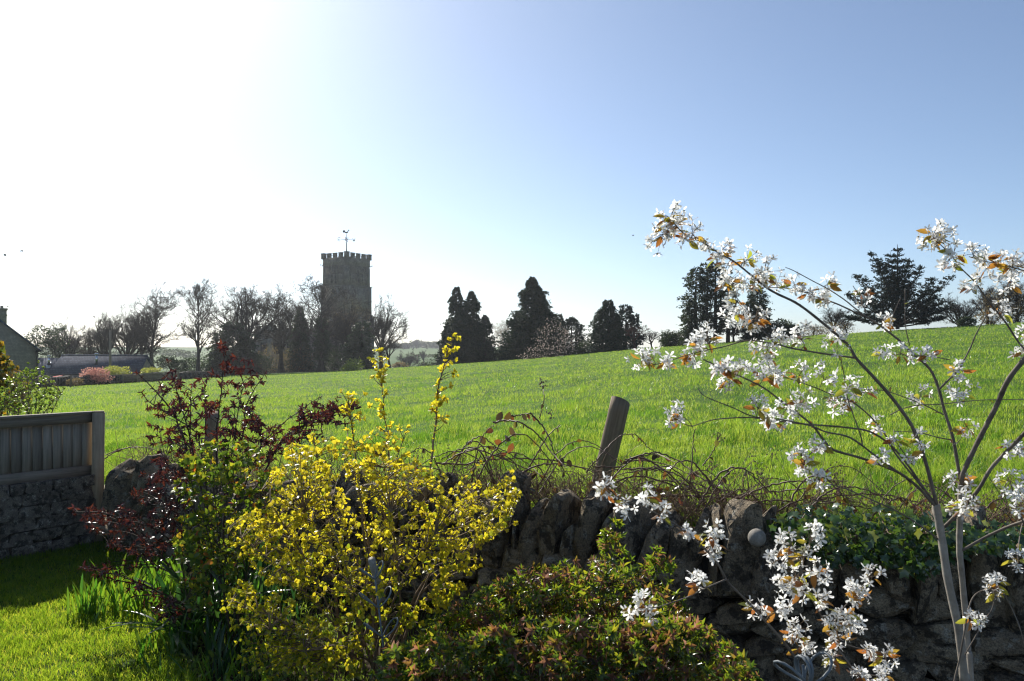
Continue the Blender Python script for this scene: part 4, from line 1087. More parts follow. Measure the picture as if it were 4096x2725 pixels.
def scatter(mb, tpl, P, size, r, dirs=None, spread=1.0, tint=None, upn=0.6):
    n = len(P)
    D = r.normal(0, 1, (n, 3)) * spread
    if dirs is not None: D = D + dirs
    Nn = r.normal(0, 0.7, (n, 3)) + np.array([0, -0.2, upn])
    Fm = frames(D, Nn); sz = np.broadcast_to(np.asarray(size, float), (n,)) * r.uniform(0.65, 1.3, n)
    mb.inst(tpl[0], tpl[1], Fm * sz[:, None, None], np.asarray(P), r.uniform(0.02, 0.98, n) if tint is None else tint)

# ------------------------------------------------------------------ conifers
def conifer(label, px, base_d, spires, mat='conifer', seed=0, dens=1.0, droop=0.25, spray=0.34, name='conifer', group='evergreens along the far edge of the meadow', rise=0.0, trunk_show=False, bases=None, gapf=0.0):
    """spires: (picture column, top row, half width in pixels at the foot, foot row, shape exponent)"""
    r = rng_(1000 + seed); d = base_d; x0 = (px - CX) / FOC * d; g = float(terrain(x0, d))
    o = thing(name, label, 'tree', (x0, d, g), group)
    cm_ = MB(); tm = MB()
    for (sx, top, hw, foot, ex) in spires:
        xs = (sx - CX) / FOC * d; H = CAMZ + (HY - top) / FOC * d; z0 = max(g - 0.3, CAMZ + (HY - foot) / FOC * d) - 0.2; R = hw / FOC * d; h = H - z0
        dep = d + r.normal(0, 0.4)
        tm.tube(np.array([[xs, dep, g - 0.3], [xs + r.normal(0, 0.1), dep, z0 + h * 0.5], [xs, dep, H - 0.2]]), [0.030 * h + 0.04, 0.022 * h, 0.02], 7)
        n = int(270 * dens * h * max(R, 0.7) / 10)
        hh = 1 - r.uniform(0, 1, n) ** 0.62                          # more near the foot
        hh = np.concatenate([hh, r.uniform(0.75, 1.0, n // 6)]); n = len(hh)
        lump = 1 + 0.16 * np.sin(hh * 23 + seed) + 0.12 * np.sin(hh * 51 + 2 * seed)
        az = r.uniform(0, 6.283, n)
        lump = lump * (1 + 0.16 * np.sin(3 * az + hh * 9 + seed) + 0.10 * np.sin(5 * az - hh * 14))
        Lb = R * (1 - hh) ** ex * lump * r.uniform(0.62, 1.16, n) + 0.08
        k = 15
        tpos = np.sqrt(r.uniform(0.10, 1.0, (n, k)))
        rad = Lb[:, None] * tpos
        z = z0 + hh[:, None] * h - droop * rad * tpos + rise * rad + r.normal(0, 0.07, (n, k))
        aa = az[:, None] + r.normal(0, 0.10, (n, k))
        P = np.stack([xs + rad * np.cos(aa), dep + rad * np.sin(aa), z], -1).reshape(-1, 3)
        dr = np.stack([np.cos(aa), np.sin(aa), np.full_like(aa, -droop * 1.5 + rise)], -1).reshape(-1, 3)
        P[:, 2] = np.maximum(P[:, 2], g - 0.1)
        if gapf > 0:
            gp = vnoise(P[:, 0] * 1.0 + P[:, 1], P[:, 2], 1.3, seed + 9) < (1.2 - gapf); P = P[gp]; dr = dr[gp]
        scatter(cm_, SPRAY, P, spray * 0.74, r, dr * 1.3, 0.6, None, 0.5)
    tm.build('trunk', M['bark'], o, smooth=True); cm_.build('crown', M[mat], o)
    return o
conifer('dense dark cypress clump with three pointed tops right of the tower', 1870, 118,
        [(1826, 1150, 66, 1462, 0.55), (1886, 1167, 72, 1460, 0.6), (1941, 1264, 52, 1455, 0.6), (1790, 1300, 55, 1465, 0.6), (1905, 1290, 85, 1458, 0.55), (1850, 1240, 95, 1460, 0.5)], seed=1, dens=1.1, spray=0.42)
conifer('large tiered dark conifer with a ragged pointed crown', 2130, 112,
        [(2129, 1113, 125, 1440, 0.72), (2080, 1255, 80, 1442, 0.5), (2190, 1250, 95, 1440, 0.5), (2160, 1180, 80, 1420, 0.6)], seed=2, dens=1.05, droop=0.05, spray=0.46, rise=0.08, gapf=0.0)
conifer('lower bushy dark conifer at the right flank of the big tiered conifer', 2285, 116, [(2285, 1275, 85, 1432, 0.5), (2235, 1262, 60, 1432, 0.5)], seed=3, dens=1.0, droop=0.0, rise=0.15)
conifer('compact conical dark cypress with a rounded tip', 2433, 104, [(2433, 1199, 78, 1412, 0.5), (2410, 1235, 65, 1412, 0.45), (2462, 1250, 55, 1412, 0.5)], seed=4, dens=1.35, spray=0.34)
conifer('loose airy fir behind the compact conical cypress', 2503, 108, [(2503, 1226, 62, 1405, 0.45), (2535, 1268, 38, 1380, 0.4)], 'cedar', seed=5, dens=0.55, droop=-0.1, rise=0.3, spray=0.42)
conifer('tall flat-topped evergreen with a visible dark trunk', 2850, 96,
        [(2790, 1072, 66, 1380, 0.25), (2862, 1047, 52, 1300, 0.2), (2905, 1085, 42, 1330, 0.25), (2770, 1200, 48, 1385, 0.3), (2825, 1052, 45, 1200, 0.2)], 'evergreen', seed=6, dens=0.8, droop=0.1, spray=0.38, trunk_show=True, gapf=0.45)
conifer('narrow ivy clad column tree behind the blossom branch', 3026, 94, [(3026, 1150, 62, 1362, 0.30), (3010, 1200, 45, 1362, 0.3), (3045, 1215, 48, 1362, 0.3)], 'evergreen', seed=7, dens=1.6, droop=0.1, spray=0.3)
conifer('dark evergreen tree among the bare trees left of the nave', 935, 118, [(935, 1285, 95, 1500, 0.3), (880, 1335, 60, 1500, 0.3), (990, 1350, 55, 1500, 0.3)], 'evergreen', seed=8, dens=1.0, spray=0.42)
conifer('narrow dark evergreen in front of the nave', 1200, 132, [(1200, 1228, 42, 1490, 0.5), (1195, 1300, 60, 1495, 0.4)], 'evergreen', seed=9, dens=1.0, spray=0.42)
conifer('dark ivy covered trunk mass at the tower foot', 1450, 128, [(1450, 1285, 52, 1488, 0.2), (1420, 1330, 50, 1488, 0.25)], 'evergreen', seed=10, dens=0.9, spray=0.4)
conifer('ivy sleeve around the bare tree trunk at the tower left corner', 1288, 129.4, [(1290, 1268, 30, 1430, 0.1), (1292, 1330, 34, 1400, 0.1)], 'evergreen', seed=11, dens=1.3, spray=0.34, name='ivy_growth')

# cedar: several rising limbs carrying flat plates of needles
def cedar(label, px, d):
    r = rng_(222); x0 = (px - CX) / FOC * d; g = float(terrain(x0, d)) - 0.3
    o = thing('cedar_tree', label, 'tree', (x0, d, g), 'evergreens along the far edge of the meadow')
    tm = MB(); cm_ = MB(); base = np.array([x0, d, g])
    limbs = [((3590, 978), 0.22, 1.0), ((3560, 1005), 0.14, 0.9), ((3478, 1000), 0.16, 1.0), ((3510, 1040), 0.13, 1.0), ((3640, 1030), 0.16, 1.0), ((3690, 1060), 0.15, 1.0), ((3410, 1095), 0.12, 0.8), ((3812, 1100), 0.13, 0.35), ((3740, 1105), 0.13, 0.6), ((3800, 1190), 0.1, 0.4),
             ((3440, 1150), 0.1, 0.8), ((3380, 1170), 0.1, 0.6), ((3836, 1215), 0.1, 0.5), ((3740, 1190), 0.1, 0.8), ((3640, 1130), 0.1, 1.0), ((3560, 1120), 0.1, 1.0), ((3490, 1210), 0.1, 0.9), ((3420, 1250), 0.1, 0.8), ((3620, 1220), 0.1, 1), ((3720, 1260), 0.1, 1), ((3790, 1270), 0.1, 0.8), ((3360, 1265), 0.1, 0.6), ((3540, 1270), 0.1, 1)]
    for k, ((tx, ty), rad, zz) in enumerate(limbs):
        tip = PF(tx, ty, d + r.uniform(-2.2, 2.2)); L = np.linalg.norm(tip - base)
        st = base + np.array([0, 0, min(tip[2] - g, 2.2) * (0.4 if k > 6 else 0.2)])
        ctl = np.array([st[0] * 0.75 + tip[0] * 0.25, st[1] * 0.75 + tip[1] * 0.25, tip[2] * 0.55 + st[2] * 0.45]) if k < 7 else (st + tip) / 2 + np.array([0, 0, -0.3])
        path = bez(st, ctl, tip, 14); tm.tube(path, rad * (1 - 0.9 * np.linspace(0, 1, 14)), 6)
        nb = int(54 * L / 5)
        for i in range(nb):
            t = r.uniform(0.3, 1.0) ** 0.8; p = path[min(int(t * 13), 12)] + r.normal(0, 0.08, 3); a = r.uniform(0, 6.283)
            l = (0.45 + 1.55 * (1 - t)) * r.uniform(0.6, 1.15); dv = np.array([math.cos(a), math.sin(a), r.uniform(0.05, 0.55)])
            br = np.array([p, p + dv * l * 0.5 + [0, 0, 0.02], p + dv * l + [0, 0, 0.12 * l]]); tm.tube(br, [0.025, 0.018, 0.008], 3)
            m_ = int(15 * l) + 5; tt = r.uniform(0.1, 1.05, m_); Q = p + dv * (l * tt)[:, None] + r.normal(0, 0.07, (m_, 3)) * np.array([1, 1, 0.6])
            scatter(cm_, SPRAY, Q, 0.22, r, np.tile(dv, (m_, 1)) * 0.9 + np.array([0, 0, 0.25]), 0.6, None, 0.8)
    tm.build('trunk', M['bark'], o, smooth=True); cm_.build('crown', M['cedar'], o)
cedar('wide spreading cedar with spiky upswept limbs on the skyline', 3590, 88)

# ------------------------------------------------------------------ bushes and hedges as leaf clouds on stems
def bush(label, blobs, d, mat, seed, leaf=0.16, n=2200, name='bush', group=None, cat='shrub', tpl=None, flat=1.0, stem=True, twiggy=0):
    """blobs: (picture column, row, half width, half height) in pixels at depth d"""
    r = rng_(3000 + seed); bx0 = blobs[0]; x0 = (bx0[0] - CX) / FOC * d; g = float(terrain(x0, d))
    o = thing(name, label, cat, (x0, d, g), group); lm_ = MB(); sm = MB()
    tot = sum(b[2] * b[3] for b in blobs)
    for (px, py, hw, hh) in blobs:
        c_ = PF(px, py, d); R = np.array([hw, hw * flat, hh]) / FOC * d; k = int(n * hw * hh / tot)
        v = nrm(r.normal(0, 1, (k, 3))); lump = 1 + 0.18 * np.sin(v[:, 0] * 5 + seed) * np.sin(v[:, 2] * 6 + px) + 0.14 * np.sin(v[:, 1] * 9 + v[:, 0] * 7)
        rr = r.uniform(0.15, 1.0, k) ** 0.45
        P = c_ + v * R * (rr * lump)[:, None]; P[:, 2] = np.maximum(P[:, 2], terrain(P[:, 0], P[:, 1]) + 0.02)
        scatter(lm_, tpl or LEAFQ, P, leaf, r, v * 0.8 + np.array([0, 0, 0.3]), 0.8, None, 0.4)
        for q in range(max(5, int(twiggy))):
            tp_ = c_ + nrm(r.normal(0, 1, 3) + np.array([0, 0, 0.5])) * R * r.uniform(0.75, 1.08); st = np.array([c_[0] + r.normal(0, 0.15) * R[0], d, float(terrain(c_[0], d)) - 0.05])
            sm.tube(bez(st, np.array([st[0] * 0.6 + tp_[0] * 0.4, d, (st[2] + tp_[2]) / 2]), tp_, 6), np.linspace(0.010, 0.004, 6) * d / 60, 4)
    lm_.build('foliage', M[mat], o); sm.build('stem', M['bark'], o)
    return o
G2 = 'shrubs and hedges around the meadow'
bush('dark clipped yew hedge block beside the tall evergreen', [(2695, 1362, 52, 38), (2670, 1368, 32, 34), (2722, 1366, 28, 36)], 99, 'evergreen', 1, 0.22, 4200, 'yew_hedge', G2, 'hedge')
bush('pale budded bare shrub in front of the tiered conifer', [(2215, 1360, 78, 90), (2150, 1410, 60, 35), (2270, 1390, 50, 50), (2120, 1430, 50, 18)], 101, 'pale_bud', 2, 0.17, 1100, 'budding_shrub', G2, twiggy=60)
bush('dark rounded evergreen bush right of the ivy clad column tree', [(3130, 1318, 52, 38), (3165, 1328, 40, 30)], 93, 'evergreen', 3, 0.22, 3000, 'bush', G2)
bush('brown twiggy hedge on the skyline behind the blossom branches', [(3250, 1328, 70, 26), (3340, 1318, 80, 30)], 97, 'bud_leaf', 4, 0.14, 1500, 'hedge', G2, 'hedge', twiggy=40)
bush('bright green rounded bush in front of the tower foot', [(1416, 1470, 42, 36), (1395, 1480, 34, 24)], 119, 'green_leaf', 5, 0.2, 1800, 'bush', G2)
bush('pink blossoming shrub in front of the barn', [(380, 1502, 50, 32), (355, 1508, 34, 30), (408, 1505, 34, 28)], 74, 'pink_bud', 6, 0.16, 1700, 'blossom_shrub', G2, twiggy=14)
bush('pale yellow-green hedge shrub left behind the slatted fence', [(465, 1488, 50, 22), (440, 1490, 30, 18)], 80, 'lime_leaf', 7, 0.17, 1700, 'bush', G2)
bush('pale yellow-green shrub at the middle of the slatted fence, in front of the barn gable', [(604, 1490, 40, 18)], 86, 'lime_leaf', 8, 0.17, 1100, 'bush', G2)
bush('small olive shrub below the pink blossoming shrub', [(300, 1528, 32, 14)], 70, 'bud_leaf', 9, 0.13, 700, 'bush', G2, twiggy=12)
bush('leafy ivy covered tree behind the house roof', [(165, 1345, 52, 46), (230, 1350, 40, 52), (130, 1372, 34, 36), (200, 1400, 66, 40)], 104, 'evergreen', 10, 0.26, 2300, 'ivy_clad_tree', G2, 'tree', twiggy=14)
bush('dark undergrowth thicket at the foot of the bare trees left of the church', [(860, 1460, 90, 46), (1000, 1455, 90, 50), (760, 1468, 60, 34)], 121, 'evergreen', 11, 0.26, 5200, 'thicket', G2, twiggy=20)
bush('brownish undergrowth thicket in front of the nave', [(1100, 1440, 80, 66), (1190, 1445, 80, 60)], 131, 'bud_leaf', 12, 0.2, 2600, 'thicket', G2, twiggy=50)
bush('dark thicket across the foot of the tower', [(1290, 1452, 70, 52), (1370, 1440, 60, 60), (1455, 1445, 45, 55)], 134, 'evergreen', 13, 0.26, 3600, 'thicket', G2, twiggy=20)
bush('pale olive shrub left of the nave thicket', [(1040, 1462, 60, 40)], 119, 'far_leaf', 14, 0.18, 1500, 'bush', G2, twiggy=30)
bush('brown budding crown in front of the tower lower stage', [(1390, 1245, 62, 70), (1440, 1290, 50, 60), (1340, 1290, 50, 60)], 135, 'bud_leaf', 15, 0.15, 1300, 'budding_tree', G2, 'tree', twiggy=45)
bush('dark low evergreens between the cypress clump and the tiered conifer', [(2020, 1420, 40, 30), (1992, 1432, 30, 24)], 117, 'evergreen', 16, 0.22, 1500, 'bush', G2)
bush('dark green bush between the tiered conifer and the conical cypress', [(2345, 1395, 46, 32), (2310, 1408, 40, 24)], 109, 'evergreen', 17, 0.22, 1800, 'bush', G2)
bush('dark low bush on the crest right of the cedar', [(3865, 1290, 32, 22)], 87, 'evergreen', 18, 0.2, 1100, 'bush', G2)
bush('dark shrubs below the bare trees at the right end of the crest', [(3960, 1270, 50, 34), (4060, 1255, 60, 40)], 95, 'bud_leaf', 19, 0.2, 1900, 'bush', G2, twiggy=40)
bush('brown budding crown of the tree at the right edge of the skyline', [(4060, 1190, 70, 60), (3965, 1205, 50, 45)], 95, 'bud_leaf', 20, 0.13, 1500, 'budding_tree', G2, 'tree', twiggy=40)
bush('low dark scrub at the left foot of the cypress clump', [(1735, 1462, 34, 14), (1770, 1462, 30, 20)], 117, 'evergreen', 21, 0.2, 900, 'bush', G2)

# distant valley: hedges and trees in the gap right of the tower and at the left
G3 = 'trees on the distant hillside'
r = rng_(91)
for k, (px, py, d_, hw, hh) in enumerate(((1665, 1378, 800, 30, 14), (1712, 1380, 800, 34, 11), (1750, 1380, 810, 30, 11), (1625, 1384, 790, 22, 9), (1580, 1384, 800, 26, 10))):
    bush(['clump of trees on the distant hilltop under the sky', 'hazy wood along the distant hilltop', 'hazy distant trees on the hilltop left of the cypress clump', 'low distant hedge on the left part of the far hilltop', 'distant trees just right of the tower'][k], [(px, py, hw, hh)], d_, 'far_leaf', 40 + k, 1.6, 900, 'distant_tree', G3, 'tree')
def place_far(key, label, px, base, top, d, hw):
    t, c, tips = BT[key]; H, Wd, co = HT[key]; P = PF(px, base, d); P[2] = min(P[2], float(terrain(P[0], d)) + 0.5)
    o = thing('distant_tree', label, 'tree', P, G3, r.uniform(0, 6)); h = CAMZ + (HY - top) / FOC * d - P[2]
    for nm, me in (('trunk', t), ('crown', c)):
        q = put(nm, with_mat(me, M['bark']), None, o); s_ = hw / FOC * d / Wd; q.scale = (s_, s_, h / H)
place_far('oak1', 'bare hazy tree in the valley right of the tower', 1634, 1470, 1398, 260, 34)
place_far('oak2', 'small round distant tree on the far green slope', 1694, 1450, 1400, 330, 20)
place_far('oak3', 'tiny distant bare tree on the far hilltop', 1666, 1385, 1357, 790, 13)
bush('hedge line across the far green slope', [(1700, 1424, 60, 4), (1640, 1440, 40, 8)], 380, 'far_leaf', 50, 0.8, 700, 'distant_hedge', G3, 'hedge')
bush('small dark bushes at the bottom of the far slope', [(1692, 1466, 18, 12), (1740, 1468, 16, 8)], 240, 'far_leaf', 51, 0.6, 600, 'distant_bush', G3)
bush('hazy olive bushes in the valley right of the tower', [(1600, 1465, 30, 14)], 220, 'bud_leaf', 52, 0.5, 600, 'distant_bush', G3, twiggy=10)
bush('hazy far trees seen in the gap above the barn right end', [(690, 1412, 60, 12), (760, 1420, 50, 12)], 400, 'far_leaf', 53, 1.0, 900, 'distant_wood', G3, 'tree')
bush('hazy hillside wood behind the bare trees at the left', [(420, 1418, 130, 10), (560, 1415, 90, 11)], 420, 'far_leaf', 54, 1.0, 1400, 'distant_wood', G3, 'tree')
bush('dark low evergreen wall of shrubs behind the barn gable', [(668, 1450, 46, 26), (720, 1465, 40, 26)], 100, 'evergreen', 55, 0.22, 1800, 'bush', G2)

# birds
def bird(label, px, py, d, span, phase, rz):
    P = PF(px, py, d); mb = MB()
    mb.tube(np.array([[-0.22, 0, 0.0], [-0.12, 0, 0.01], [0, 0, 0.02], [0.12, 0, 0.015], [0.2, 0, 0.03], [0.25, 0, 0.02]]) * span, np.array([0.03, 0.035, 0.07, 0.065, 0.04, 0.008]) * span, 6)
    for sg in (-1, 1):
        a = np.array([0.12, sg * 0.05, 0.03]); V = np.array([a, [-0.08, sg * 0.05, 0.03], [0.1, sg * 0.28, 0.03 + phase * 0.22], [-0.12, sg * 0.28, 0.03 + phase * 0.2], [-0.04, sg * 0.52, 0.03 + phase * 0.30], [-0.14, sg * 0.5, 0.03 + phase * 0.28]]) * span
        V2 = V - np.array([0, 0, 0.012 * span]); n = 6
        mb.add(np.vstack([V, V2]), [np.array([[0, 1, 3, 2], [2, 3, 5, 4], [8, 9, 7, 6], [10, 11, 9, 8], [0, 2, 8, 6], [2, 4, 10, 8], [1, 7, 9, 3], [3, 9, 11, 5], [4, 5, 11, 10]])])
    mb.add(np.array([[-0.2, -0.02, 0], [-0.2, 0.02, 0], [-0.36, 0.07, 0], [-0.36, -0.07, 0], [-0.2, 0, 0.012]]) * span, [np.array([[0, 1, 2, 3]]), np.array([[0, 4, 1]])])
    o = put('bird', mb.mesh('bird'), M['bird'], None, P); o.rotation_euler = (0.1, 0, rz); tag(o, label, 'bird', 'birds in flight')
bird('dark bird with raised wings at the far left of the sky', 20, 1023, 85, 0.62, 1.0, 0.3)
bird('dark gliding bird with drooping wings, the higher one at the left', 87, 1003, 85, 0.62, -0.7, 0.1)
bird('tiny dark bird in the blue sky left of the blossom tips', 2532, 943, 95, 0.5, 0.6, 0.1)
HAZE = 0.00021

# ------------------------------------------------------------------ foreground plants
OVAL = leaf_tpl(0.62, 0.12, -0.10)
ROUND = leaf_tpl(0.78, 0.10, -0.10, ((0, 0.1), (0.2, 0.75), (0.5, 1.0), (0.8, 0.72), (1, 0)))
LANCE = leaf_tpl(0.36, 0.20, -0.28, ((0, 0.08), (0.2, 0.7), (0.42, 1.0), (0.72, 0.62), (1, 0)))
STRAP = leaf_tpl(0.075, 0.25, -0.10, ((0, 0.8), (0.35, 1.0), (0.7, 0.9), (0.9, 0.6), (1, 0)))
STRAPB = leaf_tpl(0.075, 0.25, -0.55, ((0, 0.8), (0.25, 1.0), (0.5, 1.0), (0.75, 0.8), (0.9, 0.5), (1, 0)))
a_ = np.array([90, 62, 48, 20, -2, -40, -90, -140, 182, 160, 132, 118]) * math.pi / 180
r_ = np.array([1.0, 0.55, 0.62, 0.85, 0.5, 0.62, 0.22, 0.62, 0.5, 0.85, 0.62, 0.55]) * 0.5
IVY = (np.vstack([[[0, 0.42, -0.03]], np.stack([r_ * np.cos(a_), 0.42 + r_ * np.sin(a_), 0.05 * np.cos(3 * a_)], -1)]), [np.array([[0, i + 1, (i + 1) % 12 + 1][::-1] for i in range(12)])])
_tm = {}
def tpl_mesh(tpl, mat, name='leaf'):
    k = (id(tpl), mat, name)
    if k not in _tm:
        mb = MB(); mb.add(tpl[0], [f for f in tpl[1]], 0.0); me = mb.mesh(name, (0, 0, 0), True); me.materials.append(M[mat]); _tm[k] = me
    return _tm[k]

def leaves_out(root, tpl, mat, P, Fm, sz, r, nparts=300, name='leaf', stuff='foliage', tint=None):
    """the leaves nearest the camera as parts of their own, the rest joined"""
    n = len(P)
    if n == 0: return
    vis = P[:, 1] > 0.3
    P, Fm, sz = P[vis], Fm[vis], sz[vis]; n = len(P)
    if tint is not None: tint = tint[vis]
    order = np.argsort(P[:, 1] / sz + r.uniform(0, 0.5, n)); me = tpl_mesh(tpl, mat, name); base = np.array(root.location)
    for i in order[:nparts]:
        o = bpy.data.objects.new(name, me); C.objects.link(o); o.parent = root
        m4 = Matrix([[float(Fm[i, a, b] * sz[i]) for b in range(3)] + [float(P[i, a] - base[a])] for a in range(3)] + [[0, 0, 0, 1]])
        o.matrix_basis = m4
    rest = order[nparts:]
    if len(rest):
        mb = MB(); mb.inst(tpl[0], tpl[1], Fm[rest] * sz[rest][:, None, None], P[rest], r.uniform(0.02, 0.98, len(rest)) if tint is None else tint[rest])
        mb.build(stuff, M[mat], root, kind='stuff', smooth=True)

def node_leaves(P, T, k, ang, r, droop=0.0, jit=0.35):
    """k leaves fanned round the twig direction T at each node P -> positions, frames"""
    n = len(P); P2 = np.repeat(P, k, 0); T2 = nrm(np.repeat(T, k, 0))
    ref = np.where(np.abs(T2[:, 2:3]) < 0.9, np.array([[0, 0, 1.0]]), np.array([[1.0, 0, 0]]))
    x = nrm(np.cross(T2, ref)); y = np.cross(T2, x)
    az = (np.tile(np.arange(k), n) * (6.283 / k) + np.repeat(r.uniform(0, 6.28, n), k) + r.normal(0, 0.3, n * k))[:, None]
    rad = np.cos(az) * x + np.sin(az) * y; a = (ang + r.normal(0, jit, n * k))[:, None]
    D = T2 * np.cos(a) + rad * np.sin(a) + np.array([0, 0, -droop]) * r.uniform(0.3, 1.5, (n * k, 1))
    Nn = T2 * np.sin(a) - rad * np.cos(a) + np.array([0, 0, 0.5]) + r.normal(0, 0.25, (n * k, 3))
    return P2, frames(D, -Nn if False else Nn)

def shrub(name, label, base, tips, polys, tpl, mat, seed, k=5, ang=0.9, size=0.026, spacing=0.05, stem_mat='stem_dark', stem_r=0.007, twig_r=0.0016, nparts=300, droop=0.1, arch=0.35, leafy=0.35, cat='shrub', group=None, base_sp=0.10, tipset=None, zgold=None):
    r = rng_(7000 + seed); base = np.array(base, float)
    root = thing(name, label, cat, base, group)
    S_ = []; NP = []; NT_ = []
    def nodes(path, t0, sp):
        seg = np.linalg.norm(np.diff(path, axis=0), axis=1); L = np.concatenate([[0], np.cumsum(seg)]); m_ = max(1, int(L[-1] * (1 - t0) / sp))
        q = L[-1] * (t0 + (1 - t0) * (np.arange(m_) + r.uniform(0.2, 1.0, m_)) / m_)
        q = np.append(q, L[-1] * 0.99)
        P = np.stack([np.interp(q, L, path[:, c]) for c in range(3)], -1); P1 = np.stack([np.interp(np.minimum(q + 0.01, L[-1]), L, path[:, c]) for c in range(3)], -1); P0 = np.stack([np.interp(q - 0.01, L, path[:, c]) for c in range(3)], -1)
        NP.append(P); NT_.append(P1 - P0)
    for tp in tips:
        if isinstance(tp[0], (int, float)): tp = [tp]
        ps = [PV(*q) for q in tp]
        b0 = base + np.append(r.normal(0, base_sp, 2), 0); b0[2] = max(base[2], 0) - 0.02
        p2 = ps[0]; hor = p2[:2] - b0[:2]
        ctl = np.array([b0[0] + hor[0] * arch, b0[1] + hor[1] * arch, b0[2] + (p2[2] - b0[2]) * 0.62])
        first = bez(b0, ctl, p2, 16); path = first if len(ps) == 1 else np.vstack([first, smooth_path(ps, 6 * len(ps))[1:]])
        path = path + np.cumsum(r.normal(0, 0.004, path.shape), 0) * np.linspace(0, 1, len(path))[:, None] ** 0.5 * (1 - np.linspace(0, 1, len(path))[:, None]) * 3
        mb = MB(); mb.tube(path, np.linspace(stem_r, stem_r * 0.25, len(path)) * r.uniform(0.7, 1.2), 6); mb.build('stem', M[stem_mat], root, smooth=True)
        S_.append(path[4:]); nodes(path, 0.55, spacing)
    S_ = np.concatenate(S_); tm = MB()
    for (poly, n, dn, df) in polys:
        Q = poly_sample(poly, n, r); dd = r.uniform(dn, df, n)
        for (qx, qy), d_ in zip(Q, dd):
            q = PV(qx, qy, d_)
            if q[2] < 0.05: continue
            dv = S_ - q; ds_ = np.linalg.norm(dv, axis=1) + np.clip(dv[:, 2] + 0.03, 0, None) * 3; i = int(np.argmin(ds_)); s_ = S_[i]
            L = np.linalg.norm(q - s_)
            if L > 0.5: s_ = q + (s_ - q) * (0.5 / L)
            path = bez(s_, (s_ + q) / 2 + np.array([0, 0, 0.12 * L]) + r.normal(0, 0.05 * L + 0.003, 3), q, 6)
            tm.tube(path, np.linspace(twig_r * 1.6, twig_r * 0.7, 6), 3); nodes(path, leafy, spacing)
    tm.build('twigs', M[stem_mat], root, kind='stuff')
    NP = np.concatenate(NP); NT_ = np.concatenate(NT_)
    ok = NP[:, 2] > 0.02; NP, NT_ = NP[ok], NT_[ok]
    P, Fm = node_leaves(NP, NT_, k, ang, r, droop); sz = size * r.uniform(0.55, 1.3, len(P))
    if tipset:                                            # some nodes carry young leaves of another colour
        frac, mat2, tpl2 = tipset; sel = np.repeat(r.uniform(0, 1, len(NP)) < frac, k)
        leaves_out(root, tpl2, mat2, P[sel], Fm[sel], sz[sel] * 1.0, r, 120, 'young_leaf', 'young_foliage')
        P, Fm, sz = P[~sel], Fm[~sel], sz[~sel]
    tn_ = None
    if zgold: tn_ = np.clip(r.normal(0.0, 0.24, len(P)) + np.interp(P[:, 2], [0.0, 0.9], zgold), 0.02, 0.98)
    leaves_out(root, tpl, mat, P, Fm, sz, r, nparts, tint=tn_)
    return root
def gy_(d): return HY / VS + CAMZ * FOC / VS / d           # view row of the garden ground at depth d
def gbase(xv, d): p_ = PV(xv, 0, d); p_[2] = 0; return p_

# golden-leaved shrub in the middle
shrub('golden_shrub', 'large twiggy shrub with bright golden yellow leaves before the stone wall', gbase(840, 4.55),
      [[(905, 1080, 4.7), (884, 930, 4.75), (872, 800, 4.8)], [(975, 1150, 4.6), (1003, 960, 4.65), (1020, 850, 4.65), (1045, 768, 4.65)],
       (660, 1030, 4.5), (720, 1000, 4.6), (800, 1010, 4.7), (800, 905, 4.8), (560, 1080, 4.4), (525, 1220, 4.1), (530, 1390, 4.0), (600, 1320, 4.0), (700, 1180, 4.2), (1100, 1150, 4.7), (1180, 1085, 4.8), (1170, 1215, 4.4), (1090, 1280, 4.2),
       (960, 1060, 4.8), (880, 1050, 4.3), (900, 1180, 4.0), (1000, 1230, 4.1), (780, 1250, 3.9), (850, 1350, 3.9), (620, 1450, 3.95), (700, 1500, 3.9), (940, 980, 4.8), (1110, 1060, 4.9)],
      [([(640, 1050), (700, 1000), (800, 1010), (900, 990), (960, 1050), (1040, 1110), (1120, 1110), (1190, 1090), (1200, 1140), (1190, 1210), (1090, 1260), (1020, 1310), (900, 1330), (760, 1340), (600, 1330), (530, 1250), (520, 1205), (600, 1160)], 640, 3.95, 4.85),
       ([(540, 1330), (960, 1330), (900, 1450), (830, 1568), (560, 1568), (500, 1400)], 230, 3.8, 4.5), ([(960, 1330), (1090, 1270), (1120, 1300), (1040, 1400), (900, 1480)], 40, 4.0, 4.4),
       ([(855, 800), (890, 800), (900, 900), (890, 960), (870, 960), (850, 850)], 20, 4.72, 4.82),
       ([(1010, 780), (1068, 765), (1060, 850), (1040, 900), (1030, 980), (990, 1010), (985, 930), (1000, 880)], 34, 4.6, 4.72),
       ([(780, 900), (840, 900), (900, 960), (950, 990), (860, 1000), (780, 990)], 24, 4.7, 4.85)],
      ROUND, 'yellow_leaf', 1, k=4, ang=0.95, size=0.0235, spacing=0.042, stem_mat='stem_tan', stem_r=0.009, zgold=(0.04, 0.62), twig_r=0.0022, arch=0.3)
